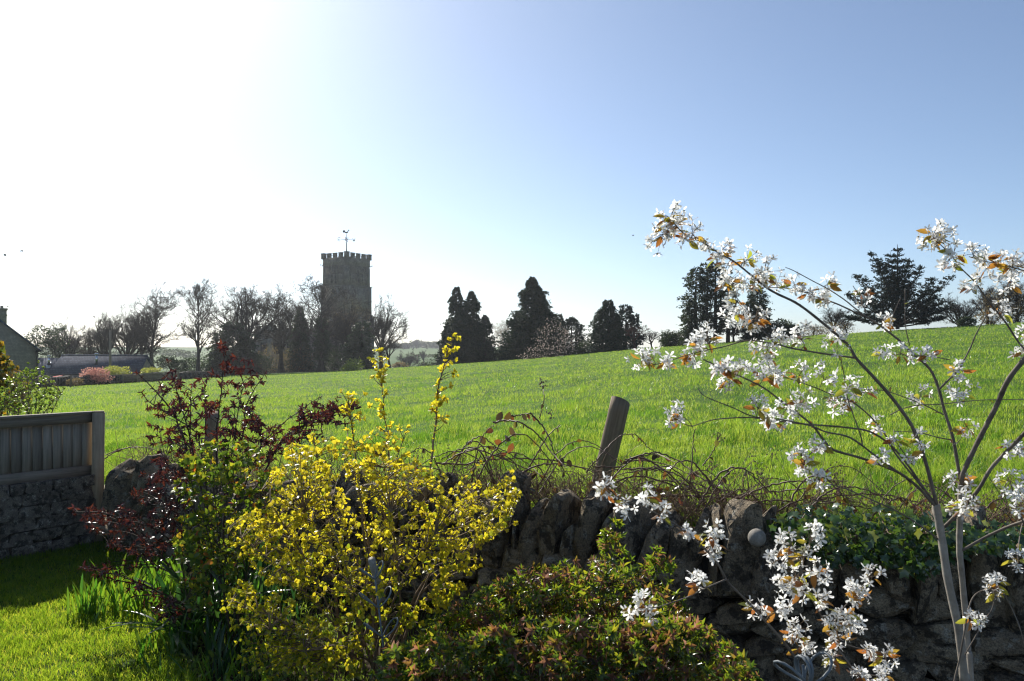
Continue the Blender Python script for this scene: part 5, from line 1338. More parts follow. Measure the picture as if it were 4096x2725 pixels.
# purple-leaved shrub
shrub('purple_leaved_shrub', 'dark purple-red leaved shrub with open branches right of the fence post', gbase(500, 5.6),
      [[(505, 1000, 5.9), (512, 880, 6.0), (520, 785, 6.0)], [(560, 1000, 5.9), (575, 930, 6.0), (612, 858, 6.0)], [(430, 1010, 5.8), (380, 920, 5.8), (312, 855, 5.8)], [(420, 960, 5.8), (385, 850, 5.9), (360, 800, 6.0)] if False else (385, 830, 5.9),
       [(460, 1000, 5.8), (350, 930, 5.7), (325, 900, 5.7)], [(600, 1010, 5.9), (680, 950, 6.0), (742, 912, 6.0)], [(640, 1010, 5.9), (740, 960, 6.0), (832, 938, 6.0)], (560, 880, 6.0), (470, 880, 6.0), (440, 900, 5.9), (600, 1000, 5.8),
       [(400, 1240, 5.2), (260, 1190, 5.1), (168, 1178, 5.0)], [(420, 1400, 5.0), (300, 1340, 4.9), (188, 1306, 4.8)], (240, 1175, 5.2), (250, 1250, 5.1), (300, 1180, 5.3), (350, 1120, 5.4), (330, 1230, 5.2), (380, 1060, 5.5), (540, 960, 5.9)],
      [([(345, 1060), (330, 930), (400, 850), (450, 870), (515, 790), (535, 800), (560, 850), (615, 860), (590, 920), (600, 1000), (700, 940), (830, 930), (800, 970), (690, 1010), (640, 1040), (600, 1080), (480, 1100), (360, 1100)], 210, 5.4, 6.2), ([(600, 1000), (700, 930), (760, 905), (840, 930), (810, 970), (700, 1030), (620, 1050)], 60, 5.7, 6.1),
       ([(160, 1170), (260, 1160), (350, 1060), (430, 1060), (430, 1280), (350, 1290), (260, 1260), (190, 1200)], 120, 5.0, 5.5),
       ([(180, 1300), (260, 1310), (400, 1380), (440, 1430), (400, 1440), (300, 1370)], 40, 4.8, 5.2)],
      LANCE, 'red_leaf', 2, k=5, ang=0.95, size=0.035, spacing=0.066, stem_mat='stem_dark', stem_r=0.010, twig_r=0.002, droop=0.25, arch=0.45)
# green and orange spring shrub between them
shrub('spring_leaf_shrub', 'mid green shrub with lime and orange young leaves left of the golden shrub', gbase(520, 5.0),
      [(470, 1020, 5.2), (420, 1060, 5.1), (560, 1020, 5.3), (640, 1080, 5.2), (400, 1240, 4.9), (520, 1060, 5.1), (600, 1150, 5.0), (450, 1180, 4.9), (430, 1380, 4.7), (540, 1250, 4.8)],
      [([(400, 1070), (450, 1020), (560, 1010), (640, 1070), (650, 1200), (560, 1290), (450, 1300), (400, 1260)], 210, 4.8, 5.4), ([(400, 1230), (560, 1250), (560, 1400), (420, 1400)], 50, 4.6, 5.0)],
      OVAL, 'spiraea_leaf', 3, k=4, ang=0.9, size=0.040, spacing=0.06, stem_mat='stem_dark', stem_r=0.006, nparts=300, droop=0.15)
# mound shrub in the front
shrub('bronze_tipped_mound_shrub', 'low dense green shrub with bronze-pink shoot tips at the bottom centre', gbase(1290, 3.95),
      [(900, 1500, 3.7), (1000, 1430, 3.8), (1100, 1350, 3.9), (1200, 1310, 4.1), (1300, 1295, 4.2), (1390, 1225, 4.3), (1470, 1310, 4.2), (1540, 1340, 4.1), (1630, 1450, 3.8), (1720, 1540, 3.6), (1520, 1270, 4.35), (1250, 1350, 3.8), (1400, 1350, 3.8), (1150, 1450, 3.6), (1350, 1450, 3.5), (1500, 1450, 3.6)],
      [([(880, 1540), (970, 1460), (1080, 1370), (1180, 1320), (1290, 1295), (1370, 1285), (1440, 1290), (1500, 1330), (1560, 1370), (1600, 1430), (1440, 1440), (1200, 1430), (1050, 1480)], 520, 3.7, 4.35),
       ([(840, 1568), (900, 1500), (1050, 1460), (1250, 1420), (1450, 1430), (1610, 1430), (1700, 1500), (1780, 1600), (840, 1640)], 640, 3.3, 3.9),
       ([(1375, 1205), (1425, 1195), (1435, 1270), (1375, 1270)], 14, 4.25, 4.4), ([(1500, 1265), (1550, 1255), (1555, 1310), (1490, 1310)], 12, 4.2, 4.4)],
      LANCE, 'mound_leaf', 4, k=6, ang=0.9, size=0.036, spacing=0.035, stem_mat='stem_dark', stem_r=0.006, nparts=300, droop=0.0, arch=0.4, leafy=0.25, tipset=(0.32, 'tip_leaf', LANCE), base_sp=0.25)
# shrubs beyond the fence at the far left
def gfield(xv, d): p_ = PV(xv, 0, d); p_[2] = float(terrain(p_[0], d)); return p_
shrub('fresh_green_shrub', 'fresh green upright twiggy shrub behind the fence panel', gfield(60, 9.3),
      [(60, 850, 9.3), (80, 860, 9.4), (30, 880, 9.3), (110, 900, 9.3), (140, 905, 9.2), (90, 830, 9.5), (10, 900, 9.2), (50, 920, 9.0), (125, 880, 9.4), (148, 895, 9.3), (65, 835, 9.4), (100, 845, 9.4), (35, 860, 9.2), (20, 870, 9.5)],
      [([(0, 880), (50, 850), (90, 840), (120, 880), (145, 910), (120, 950), (0, 950)], 190, 8.9, 9.6)],
      OVAL, 'green_leaf', 5, k=4, ang=0.6, size=0.030, spacing=0.06, stem_mat='stem_tan', stem_r=0.008, twig_r=0.0025, nparts=200)
shrub('orange_leaved_shrub', 'dark shrub with some orange leaves at the left edge behind the fence', gfield(5, 10.2),
      [(5, 800, 10.2), (20, 830, 10.2), (-10, 790, 10.2), (40, 850, 10.3)],
      [([(-60, 780), (5, 790), (20, 830), (60, 860), (60, 950), (-60, 950)], 110, 9.9, 10.6)],
      OVAL, 'laurel_leaf', 6, k=4, ang=0.9, size=0.07, spacing=0.10, stem_mat='stem_dark', stem_r=0.010, twig_r=0.003, nparts=120)

# ------------------------------------------------------------------ strap-leaved clumps and weeds in the bed
def clump(label, xv, d, n, H, mat, seed, bend=0.3, spread=0.10, name='daffodil_clump', group='strap-leaved clumps at the lawn edge', tpl=None, cat='plant', wscale=1.0):
    r = rng_(8000 + seed); b = gbase(xv, d); b[2] = 0.0; root = thing(name, label, cat, b, group)
    P = b + np.stack([r.normal(0, spread * 0.5, n), r.normal(0, spread * 0.5, n), np.zeros(n)], -1); az = r.uniform(0, 6.283, n); el = r.uniform(0.05, bend, n)
    D = np.stack([np.cos(az) * el, np.sin(az) * el, np.ones(n)], -1); Nn = np.stack([-np.cos(az), -np.sin(az), np.full(n, 0.3)], -1) + r.normal(0, 0.25, (n, 3))
    leaves_out(root, tpl or STRAP, mat, P, frames(D, Nn), H * r.uniform(0.6, 1.15, n), r, 300, 'leaf', 'foliage')
clump('upright daffodil leaf clump standing alone in the sunlit lawn edge', 208, 5.45, 34, 0.26, 'blade', 1)
clump('bright daffodil leaf clump below the purple-leaved shrub', 300, 5.6, 60, 0.30, 'blade', 2, 0.6, 0.3)
clump('sunlit strap leaves left of the arching iris leaves', 390, 5.75, 70, 0.36, 'blade', 3, 0.6, 0.35)
clump('arching dark iris leaves in front of the spring-leaved shrub', 470, 5.2, 40, 0.55, 'blade_dark', 4, 1.0, 0.25, tpl=STRAPB, name='iris_clump')
clump('tall dark upright iris leaves behind the golden shrub', 560, 5.3, 60, 0.50, 'blade_dark', 5, 0.25, 0.35, name='iris_clump')
clump('low green leaf clump at the lawn edge, bottom left of the golden shrub', 425, 4.85, 60, 0.26, 'blade', 6, 0.8, 0.25)
clump('dark leaf tuft in the bed under the golden shrub', 520, 4.7, 50, 0.26, 'blade_dark', 7, 0.9, 0.3)
clump('grassy tuft at the bottom edge beside the lawn', 560, 4.4, 80, 0.18, 'blade', 8, 1.0, 0.35, name='grass_tuft')
r = rng_(81); wmb = MB(); n = 5200
yy = r.uniform(4.1, 6.6, n); xx = r.uniform(-2.9, -0.1, n); kk = (xx > lawn_edge(yy) - 0.12) & (vnoise(xx, yy, 0.5, 61) > -0.35); xx, yy = xx[kk], yy[kk]; n = len(xx)
P = np.stack([xx, yy, r.uniform(0.0, 0.10, n)], -1)
scatter(wmb, OVAL, P, 0.032, r, np.tile([0, 0, 0.7], (n, 1)), 0.8, None, 0.6)
blades(wmb, xx + r.normal(0, 0.05, n), yy, np.zeros(n), r.uniform(0.04, 0.16, n), r.uniform(0.003, 0.006, n), r, r.uniform(0.1, 0.9, n), 2, 1.0)
tag(wmb.build('bed_weeds', M['green_leaf'], kind='stuff'), 'low green weeds covering the garden bed under the shrubs', 'weeds')

# ------------------------------------------------------------------ bramble along the wall top
def fxy(p): return PF(p[0], p[1], p[2])
br = thing('bramble', 'tangled brown bramble canes arching over the top of the stone wall', 'bramble', (0.9, 5.75, 0.62))
r = rng_(55)
def c3(x, y): return 1700 + x / 2.24, 1500 + y / 2.24
def c5(x, y): return 2500 + x / 2.24, 1300 + y / 2.24
canes = [[c3(150, 800), c3(300, 710), c3(480, 650), c3(640, 650), c3(800, 730), c3(930, 800), c3(1030, 900), c3(1150, 1030)],
         [c3(940, 345), c3(1040, 440), c3(1110, 560), c3(1150, 680), c3(1200, 790), c3(1300, 920)],
         [c3(90, 790), c3(350, 800), c3(600, 760), c3(850, 750), c3(1200, 775), c3(1450, 850), c3(1600, 900)],
         [c3(740, 370), c3(850, 360), c3(940, 345)], [c3(610, 430), c3(720, 410), c3(880, 440), c3(1030, 560), c3(1130, 690), c3(1260, 830)],
         [c3(1030, 400), c3(1050, 300), c3(1070, 190), c3(1045, 70)],
         [c3(420, 960), c3(430, 850), c3(480, 640), c3(540, 520), c3(620, 450)],
         [c3(1450, 860), c3(1560, 740), c3(1700, 580), c3(1790, 535), c3(1890, 540), c3(1990, 640), c3(2080, 700), c3(2240, 780)],
         [c3(1720, 850), c3(1800, 770), c3(1950, 740), c3(2100, 820), c3(2240, 900)], [c3(1500, 820), c3(1750, 820), c3(1900, 740), c3(2060, 710), c3(2200, 760)],
         [c5(0, 1230), c5(120, 1190), c5(260, 1240), c5(400, 1340), c5(520, 1460), c5(640, 1560)], [c5(0, 1210), c5(250, 1150), c5(420, 1190), c5(600, 1310), c5(760, 1420), c5(900, 1500)],
         [c5(0, 1290), c5(300, 1290), c5(520, 1370), c5(760, 1480), c5(900, 1560)], [c5(700, 1260), c5(790, 1130), c5(830, 1000)], [c5(580, 1460), c5(600, 1230), c5(610, 1050), c5(630, 930)],
         [c5(150, 1540), c5(500, 1530), c5(900, 1545), c5(1300, 1500), c5(1700, 1460), c5(2010, 1470)], [c5(1000, 1560), c5(1300, 1440), c5(1550, 1400), c5(2000, 1400)],
         [(2400, 1960), (2550, 1905), (2750, 1960), (2950, 1990), (3150, 2040)], [(3180, 2020), (3400, 1980), (3600, 1990), (3800, 2060)], [(3250, 2000), (3450, 2030), (3640, 2070), (3800, 2100), (3950, 2090)],
         [(1800, 1840), (1900, 1800), (2050, 1850), (2200, 1920)], [(3050, 2080), (3200, 2000), (3330, 1990)], [(2100, 1900), (2180, 1760), (2240, 1700)], [(3700, 2120), (3850, 2100), (4000, 2060), (4120, 2010)],
         [(420, 1820), (520, 1790), (620, 1800), (700, 1850)], [(400, 1850), (480, 1800), (560, 1790)]]
for _ in range(46):
    x0 = r.uniform(1750, 3950); w_ = r.uniform(150, 420) * r.choice([-1, 1]); y0 = np.interp(x0, [1750, 2600, 3950], [1900, 1990, 2110]); hh_ = r.uniform(40, 190)
    canes.append([(x0, y0 + 40), (x0 + w_ * 0.3, y0 - hh_ * 0.75), (x0 + w_ * 0.62, y0 - hh_ * r.uniform(0.8, 1.1)), (x0 + w_, y0 - hh_ * r.uniform(0.1, 0.6))])
BP = []; BT_ = []
for cpts in canes:
    xw = (cpts[len(cpts) // 2][0] - CX) / FOC; dd = float(field_start(np.array([xw]))[0]) + r.uniform(0.05, 0.6)
    pts = [PF(x_, y_, dd + 0.06 * i * r.uniform(-1, 1)) for i, (x_, y_) in enumerate(cpts)]
    path = smooth_path(pts, 8 * len(pts)); path = path + r.normal(0, 0.003, path.shape)
    mb = MB(); mb.tube(path, np.linspace(0.0066, 0.0034, len(path)) * r.uniform(0.55, 1.15), 5); mb.build('cane', M['cane'], br, smooth=True)
    BP.append(path); BT_.append(np.gradient(path, axis=0))
BP = np.concatenate(BP); BT_ = np.concatenate(BT_)
# old leaves hanging on the canes
sel = r.choice(len(BP), 150); P, Fm = node_leaves(BP[sel], BT_[sel], 1, 1.2, r, 0.9); 
ex = [c3(500, 545), c3(620, 590), c3(760, 470), c3(790, 610), c3(740, 550), c3(610, 490), c3(690, 330), c3(760, 330), c3(980, 860), c3(930, 870), c3(1000, 890), c3(390, 600), c3(1230, 740), c3(1280, 760)]
Pe = np.array([PF(x_, y_, 5.75) for x_, y_ in ex]); De = r.normal(0, 0.5, (len(ex), 3)) + np.array([0, 0, -0.7])
P = np.vstack([P, Pe]); Fm = np.concatenate([Fm, frames(De, r.normal(0, 0.5, (len(ex), 3)) + np.array([0, -0.8, 0.3]))])
xs_ = r.uniform(-0.2, 3.6, 240); Pw = np.stack([xs_, wall_y(xs_) + r.uniform(-0.02, 0.45, 240), r.uniform(0.68, 0.92, 240)], -1)
P = np.vstack([P, Pw]); Fm = np.concatenate([Fm, frames(r.normal(0, 1, (240, 3)), r.normal(0, 0.6, (240, 3)) + np.array([0, -0.3, 0.7]))])
leaves_out(br, OVAL, 'bramble_leaf', P, Fm, np.concatenate([r.uniform(0.03, 0.07, 150), r.uniform(0.065, 0.10, len(ex)), r.uniform(0.03, 0.075, 240)]), r, 300)
# thin dead stems of last year
dt = MB()
for _ in range(3000):
    x0 = r.uniform(-0.5, 3.9) if r.uniform() < 0.8 else r.uniform(-3.8, -0.5); y0 = wall_y(x0) + r.uniform(0.05, 0.75); L = r.uniform(0.1, 0.5) * r.uniform(0.5, 1)
    a = r.uniform(0, 6.283); t_ = r.uniform(0.1, 1.6); dv = np.array([math.cos(a) * t_, math.sin(a) * t_ * 0.5, 1.0]) ; dv /= np.linalg.norm(dv)
    p0 = np.array([x0, y0, 0.60 + r.uniform(0, 0.18)]); p1 = p0 + dv * L * 0.6 + r.normal(0, 0.03, 3); p2 = p0 + dv * L + r.normal(0, 0.05, 3) + np.array([0, 0, -0.12 * L])
    dt.tube(bez(p0, p1, p2, 5), np.linspace(0.0034, 0.0016, 5), 3)
    if r.uniform() < 0.35:
        for _k in range(4): q = p1 + r.normal(0, 0.03, 3); dt.tube(np.array([p1, q, q + r.normal(0, 0.025, 3)]), [0.0014, 0.001, 0.0008], 3)
    if r.uniform() < 0.12:
        for _k in range(9): q = p2 + r.normal(0, 0.022, 3); dt.tube(np.array([q, q + [0.003, 0, 0.006], q + [0, 0, 0.012]]), [0.002, 0.006, 0.001], 4)
for (hx_, hy_) in (c3(1045, 70), c3(1060, 120), c3(1115, 360), c5(830, 1000), c5(840, 1040), c5(750, 1270), c5(780, 1280)):
    for _k in range(12): q = PF(hx_, hy_, 5.7) + r.normal(0, 0.016, 3); dt.tube(np.array([q, q + [0.003, 0, 0.006], q + [0, 0, 0.012]]), [0.002, 0.006, 0.001], 4)
o = dt.build('dead_stems', M['dead_twig'], kind='stuff'); tag(o, 'tangle of thin dead brown stems behind the wall top', 'dead stems')

# ------------------------------------------------------------------ ivy on the wall
iv = thing('ivy', 'glossy dark ivy draped over the wall top beside the blossom trunk', 'ivy', PF(3480, 2150, 4.5))
r = rng_(66)
poly = [(3080, 2060), (3250, 2020), (3500, 2040), (3700, 2050), (3900, 2090), (4096, 2100), (4096, 2160), (3900, 2190), (3760, 2230), (3720, 2300), (3660, 2290), (3560, 2220), (3460, 2250), (3400, 2230), (3320, 2240), (3250, 2180), (3130, 2150)]
Q = poly_sample(poly, 900, r); wyq = field_start((Q[:, 0] - CX) / FOC)
frac = np.clip((Q[:, 1] - 2030) / 230, 0, 1); dq = wyq - 0.36 + (1 - frac) * r.uniform(0.0, 0.5, len(Q)) + r.normal(0, 0.03, len(Q))
P = np.array([PF(x_, y_, d_) for (x_, y_), d_ in zip(Q, dq)])
D = r.normal(0, 0.6, (len(Q), 3)) + np.array([0, -0.25, -0.6]); Nn = np.stack([r.normal(0, 0.4, len(Q)), -0.5 - 0.5 * frac + r.normal(0, 0.25, len(Q)), 1.0 - 0.8 * frac], -1)
leaves_out(iv, IVY, 'ivy_leaf', P, frames(D, Nn), r.uniform(0.045, 0.10, len(Q)) , r, 300)
sm = MB()
for _ in range(18):
    i, j = r.integers(0, len(P), 2); sm.tube(bez(P[i], (P[i] + P[j]) / 2 + [0, 0.08, 0.04], P[j], 8), 0.003, 4) if np.linalg.norm(P[i] - P[j]) < 0.5 else None
if sm.v: sm.build('stems', M['stem_tan'], iv, kind='stuff')

# ------------------------------------------------------------------ iron plant supports, cut stub
def loop_pts(p, L, ang, n=14, w=0.35):
    t = np.linspace(0, 2 * math.pi, n); q = np.stack([0.5 * (1 - np.cos(t)) * L, np.sin(t) * L * w * 0.5 * (0.4 + 0.6 * np.sin(t / 2) ** 2)], -1); c_, s_ = math.cos(ang), math.sin(ang)
    return np.stack([p[0] + q[:, 0] * c_ - q[:, 1] * s_, np.full(n, p[1]) + 0.03 * np.sin(t), p[2] + q[:, 0] * s_ + q[:, 1] * c_], -1)
def support(label, base, top, nodes_, d, L, seed):
    root = thing('plant_support', label, 'plant support', base, 'leaf-loop iron plant supports')
    mb = MB(); mb.tube(np.array([base, top]), [0.0055, 0.0045], 8, cap=True); mb.build('rod', M['iron'], root)
    for (q, a1, a2, s_) in nodes_:
        for an in (a1, a2):
            mb = MB(); mb.tube(loop_pts(q, L * s_, an), 0.0042, 6); mb.build('loop', M['iron'], root, smooth=True)
dsp = 3.85
bs = PF(1560, 2660, dsp); bs[2] = 0.0; bs = PF(1570, 2900, dsp)
support('grey iron plant support with leaf loops inside the golden shrub', bs, PF(1499, 2300, dsp), [(PF(1499, 2316, dsp), 1.15, 2.55, 0.8), (PF(1512, 2430, dsp), 1.0, 2.5, 1.0), (PF(1531, 2550, dsp), 0.9, 2.5, 1.0)], dsp, 0.115, 1)
dsp = 2.25
support('pale iron plant support with leaf loops under the blossom branches', PF(3235, 2950, dsp), PF(3212, 2660, dsp), [(PF(3222, 2735, dsp), 0.9, 2.5, 1.0), (PF(3222, 2735, dsp), 1.75, 1.6, 0.75)], dsp, 0.105, 2)
mb = MB(); mb.tube(np.array([PF(1530, 2400, 3.98), PF(1500, 2290, 3.95), PF(1486, 2238, 3.9)]), [0.017, 0.018, 0.018], 10, cap=True)
o = mb.build('sawn_branch_stub', M['cut_wood'], None, PF(1500, 2290, 3.95)); tag(o, 'thick pale sawn-off branch stub inside the golden shrub', 'branch')

# ------------------------------------------------------------------ serviceberry tree in blossom at the right
sv = thing('serviceberry_tree', 'slender multi-stemmed serviceberry tree with white blossom and bronze leaves', 'tree', (1.49, 2.62, -0.24))
r = rng_(99)
TRK = [  # name, base depth, tip depth, base radius, tip radius, picture points
 ('trunk', 2.62, 2.66, .0235, .017, [(3905, 3300), (3868, 2800), (3857, 2725), (3837, 2533), (3793, 2326), (3768, 2162), (3752, 2064), (3745, 2018)]),
 ('trunk', 2.70, 2.72, .0165, .0135, [(3920, 3300), (3885, 2760), (3872, 2600), (3865, 2494), (3847, 2296), (3838, 2197), (3840, 2073), (3845, 1930)]),
 ('branch', 2.66, 2.45, .0125, .0022, [(3745, 2018), (3741, 1999), (3702, 1850), (3659, 1731), (3631, 1678), (3564, 1587), (3487, 1501), (3425, 1434), (3391, 1381), (3300, 1300), (3194, 1218), (3107, 1175), (3064, 1149), (3007, 1103), (2934, 1045), (2877, 1014), (2812, 971), (2743, 940), (2686, 884)]),
 ('branch', 2.66, 2.40, .0095, .0025, [(3745, 2030), (3726, 2008), (3678, 1955), (3607, 1898), (3535, 1865), (3439, 1831), (3339, 1802), (3305, 1774), (3262, 1716), (3229, 1683), (3125, 1604), (3058, 1554), (2991, 1519), (2902, 1479), (2812, 1438)]),
 ('branch', 2.66, 2.50, .0075, .0018, [(3735, 2010), (3707, 1970), (3597, 1817), (3497, 1735), (3391, 1711), (3200, 1695), (3058, 1677), (2991, 1670), (2888, 1675), (2835, 1684), (2768, 1706)]),
 ('branch', 2.58, 2.36, .006, .0014, [(3597, 1893), (3497, 1820), (3400, 1751), (3304, 1728), (3237, 1702), (3125, 1679), (3013, 1666), (2929, 1630), (2821, 1586), (2790, 1550)]),
 ('branch', 2.64, 2.75, .006, .0016, [(3698, 1960), (3583, 1817), (3535, 1731), (3468, 1654), (3391, 1597), (3315, 1573), (3259, 1550), (3196, 1528), (3125, 1505)]),
 ('branch', 2.55, 2.50, .0042, .0016, [(3449, 1778), (3439, 1731), (3391, 1597), (3377, 1506), (3363, 1434)]),
 ('branch', 2.55, 2.62, .0062, .0016, [(3425, 1434), (3400, 1429), (3313, 1418), (3170, 1394), (3098, 1376), (2991, 1363), (2888, 1389), (2777, 1412), (2679, 1443), (2620, 1460)]),
 ('branch', 2.58, 2.58, .004, .0014, [(3098, 1376), (3068, 1339), (3038, 1309), (2999, 1253), (2947, 1192), (2916, 1149)]),
 ('branch', 2.72, 2.85, .011, .0018, [(3845, 1930), (3836, 1893), (3812, 1755), (3779, 1649), (3755, 1558), (3731, 1496), (3702, 1458), (3650, 1415), (3597, 1362), (3516, 1300), (3469, 1270), (3417, 1248), (3343, 1214), (3265, 1188), (3237, 1175), (3142, 1153), (2999, 1149)]),
 ('branch', 2.80, 2.70, .0045, .0014, [(3460, 1265), (3417, 1231), (3373, 1196), (3313, 1157), (3256, 1127), (3176, 1084), (3142, 1070)]),
 ('branch', 2.78, 2.78, .0035, .0012, [(3638, 1383), (3621, 1292), (3620, 1157)]),
 ('branch', 2.80, 2.76, .003, .0012, [(3464, 1253), (3443, 1196), (3412, 1144)]), ('branch', 2.8, 2.76, .003, .0012, [(3560, 1330), (3569, 1270), (3603, 1192)]),
 ('branch', 2.74, 2.80, .0065, .0016, [(3760, 1554), (3836, 1477), (3846, 1460), (3884, 1386), (3903, 1339), (3946, 1261), (3981, 1214), (4020, 1166)]),
 ('branch', 2.72, 2.55, .0145, .011, [(3845, 1940), (3856, 1884), (3913, 1764), (3985, 1625), (4033, 1520), (4110, 1420), (4180, 1330)]),
 ('branch', 2.60, 2.50, .006, .0018, [(4180, 1480), (4085, 1383), (4020, 1287), (3963, 1218), (3933, 1175), (3894, 1123), (3846, 1075), (3798, 1014), (3733, 953)]),
 ('branch', 2.55, 2.50, .0045, .0016, [(4180, 1120), (4096, 1084), (4002, 1058), (3937, 1045), (3876, 1027)]),
 ('branch', 2.68, 2.45, .011, .008, [(3770, 2110), (3793, 2093), (3902, 1975), (3961, 1879), (4013, 1821), (4096, 1735), (4170, 1650)]),
 ('branch', 2.72, 2.60, .009, .006, [(3840, 2202), (3860, 2195), (3940, 2150), (4030, 2108), (4110, 2080), (4180, 2060)]),
 ('branch', 2.68, 2.75, .0035, .0018, [(3560, 1660), (3611, 1635), (3678, 1621), (3774, 1616), (3918, 1601), (4096, 1599), (4170, 1600)]),
 ('branch', 2.74, 2.60, .004, .0016, [(3774, 1659), (3698, 1621), (3611, 1587), (3535, 1563), (3458, 1558)]), ('branch', 2.72, 2.62, .004, .0016, [(3803, 1759), (3750, 1750), (3678, 1731), (3578, 1726)]),
 ('branch', 2.66, 2.50, .0055, .002, [(3752, 2156), (3674, 2098), (3595, 2049), (3497, 2004), (3368, 1950), (3300, 1935)]),
 ('branch', 2.55, 2.25, .0095, .0024, [(3420, 3100), (3300, 2820), (3226, 2709), (3153, 2592), (3058, 2481), (2986, 2402), (2913, 2330), (2869, 2252), (2819, 2196), (2757, 2140), (2690, 2090), (2584, 2034), (2484, 1995), (2433, 1956)]),
 ('branch', 2.32, 2.28, .0045, .0018, [(2905, 2318), (2824, 2352), (2757, 2386), (2696, 2408), (2623, 2430), (2560, 2430)]),
 ('branch', 2.45, 2.30, .0065, .002, [(3500, 2820), (3442, 2725), (3383, 2637), (3343, 2583), (3309, 2508), (3260, 2420), (3215, 2330), (3200, 2230)]), ('branch', 2.33, 2.30, .0042, .0016, [(3309, 2508), (3338, 2474), (3393, 2410), (3477, 2316)]),
 ('branch', 2.50, 2.48, .006, .0025, [(3810, 2820), (3818, 2725), (3837, 2642), (3857, 2533), (3872, 2444), (3900, 2380), (3960, 2350)]),
 ('branch', 2.4, 2.4, .003, .0014, [(4110, 2640), (4085, 2528), (4050, 2439), (4016, 2375)]), ('branch', 2.5, 2.45, .0035, .0016, [(3860, 2620), (3940, 2480), (3970, 2430), (3990, 2330)]),
 ('branch', 2.35, 2.30, .004, .0016, [(3330, 2560), (3420, 2590), (3541, 2622)]), ('branch', 2.40, 2.35, .004, .0016, [(3400, 2760), (3437, 2701), (3526, 2706)]),
 ('branch', 2.70, 2.5, .004, .0018, [(4100, 2060), (4080, 2140), (4070, 2242)]), ('branch', 2.6, 2.5, .004, .0018, [(4096, 2095), (4060, 2010), (4042, 1927)]), ('branch', 2.45, 2.42, .004, .0018, [(3305, 1774), (3277, 1782), (3214, 1858), (3277, 1920)]),
 ('branch', 2.62, 2.6, .003, .0014, [(3812, 1780), (3840, 1760), (3865, 1707)]), ('branch', 2.6, 2.6, .003, .0014, [(3650, 1860), (3583, 1764), (3575, 1720)]), ('branch', 2.7, 2.65, .003, .0014, [(3800, 1440), (3712, 1425), (3602, 1420), (3530, 1412)]),
]
SP = []; ST_ = []
for (nm, d0_, d1_, r0_, r1_, pts) in TRK:
    q = np.array(pts, float); cum = np.concatenate([[0], np.cumsum(np.hypot(*np.diff(q, axis=0).T))]); cum /= cum[-1]
    ps = [PF(x_, y_, d0_ + (d1_ - d0_) * c_ + 0.02 * math.sin(9 * c_ + d0_ * 50)) for (x_, y_), c_ in zip(pts, cum)]
    if nm == 'trunk': ps[0][2] = -0.30
    path = smooth_path(ps, 5 * len(ps)); rr = np.linspace(r0_ * (0.58 if nm == 'trunk' else 0.56), max(r1_ * 0.75, 0.0012), len(path)) * (1 + 0.05 * np.sin(np.arange(len(path)) * 1.7))
    mb = MB(); mb.tube(path, rr, 10 if nm == 'trunk' else 7, cap=True); mb.build(nm, M['serv_trunk' if nm == 'trunk' else 'serv_bark'], sv, smooth=True); SP.append(path); ST_.append(np.gradient(path, axis=0))
SP = np.concatenate(SP); ST_ = nrm(np.concatenate(ST_))
SPX = np.stack([CX + SP[:, 0] / SP[:, 1] * FOC, HY - (SP[:, 2] - CAMZ) / SP[:, 1] * FOC], -1)
# five-petalled flowers
def flower_tpl(seed):
    r = rng_(seed); V = []; F = []
    for k in range(5):
        a = k * 1.2566 + r.normal(0, 0.12); up = r.uniform(0.15, 0.75); L = r.uniform(0.85, 1.1); w = r.uniform(0.15, 0.20); tw = r.normal(0, 0.25); b = len(V)
        for (t, kk) in ((0.08, 0.35), (0.4, 0.85), (0.75, 1.0), (1.0, 0.45)):
            rad = L * t * math.cos(up * t); z = L * math.sin(up) * t - 0.15 * t * t
            for sg in (-1, 1):
                x_, y_ = rad, sg * w * kk; V.append([x_ * math.cos(a) - y_ * math.sin(a), x_ * math.sin(a) + y_ * math.cos(a), z + sg * w * kk * tw])
        for i in range(3): F.append([b + 2 * i, b + 2 * i + 1, b + 2 * i + 3, b + 2 * i + 2])
    return np.array(V), [np.array(F)]
FL = [flower_tpl(400 + i) for i in range(6)]
ctr = leaf_tpl(0.5)
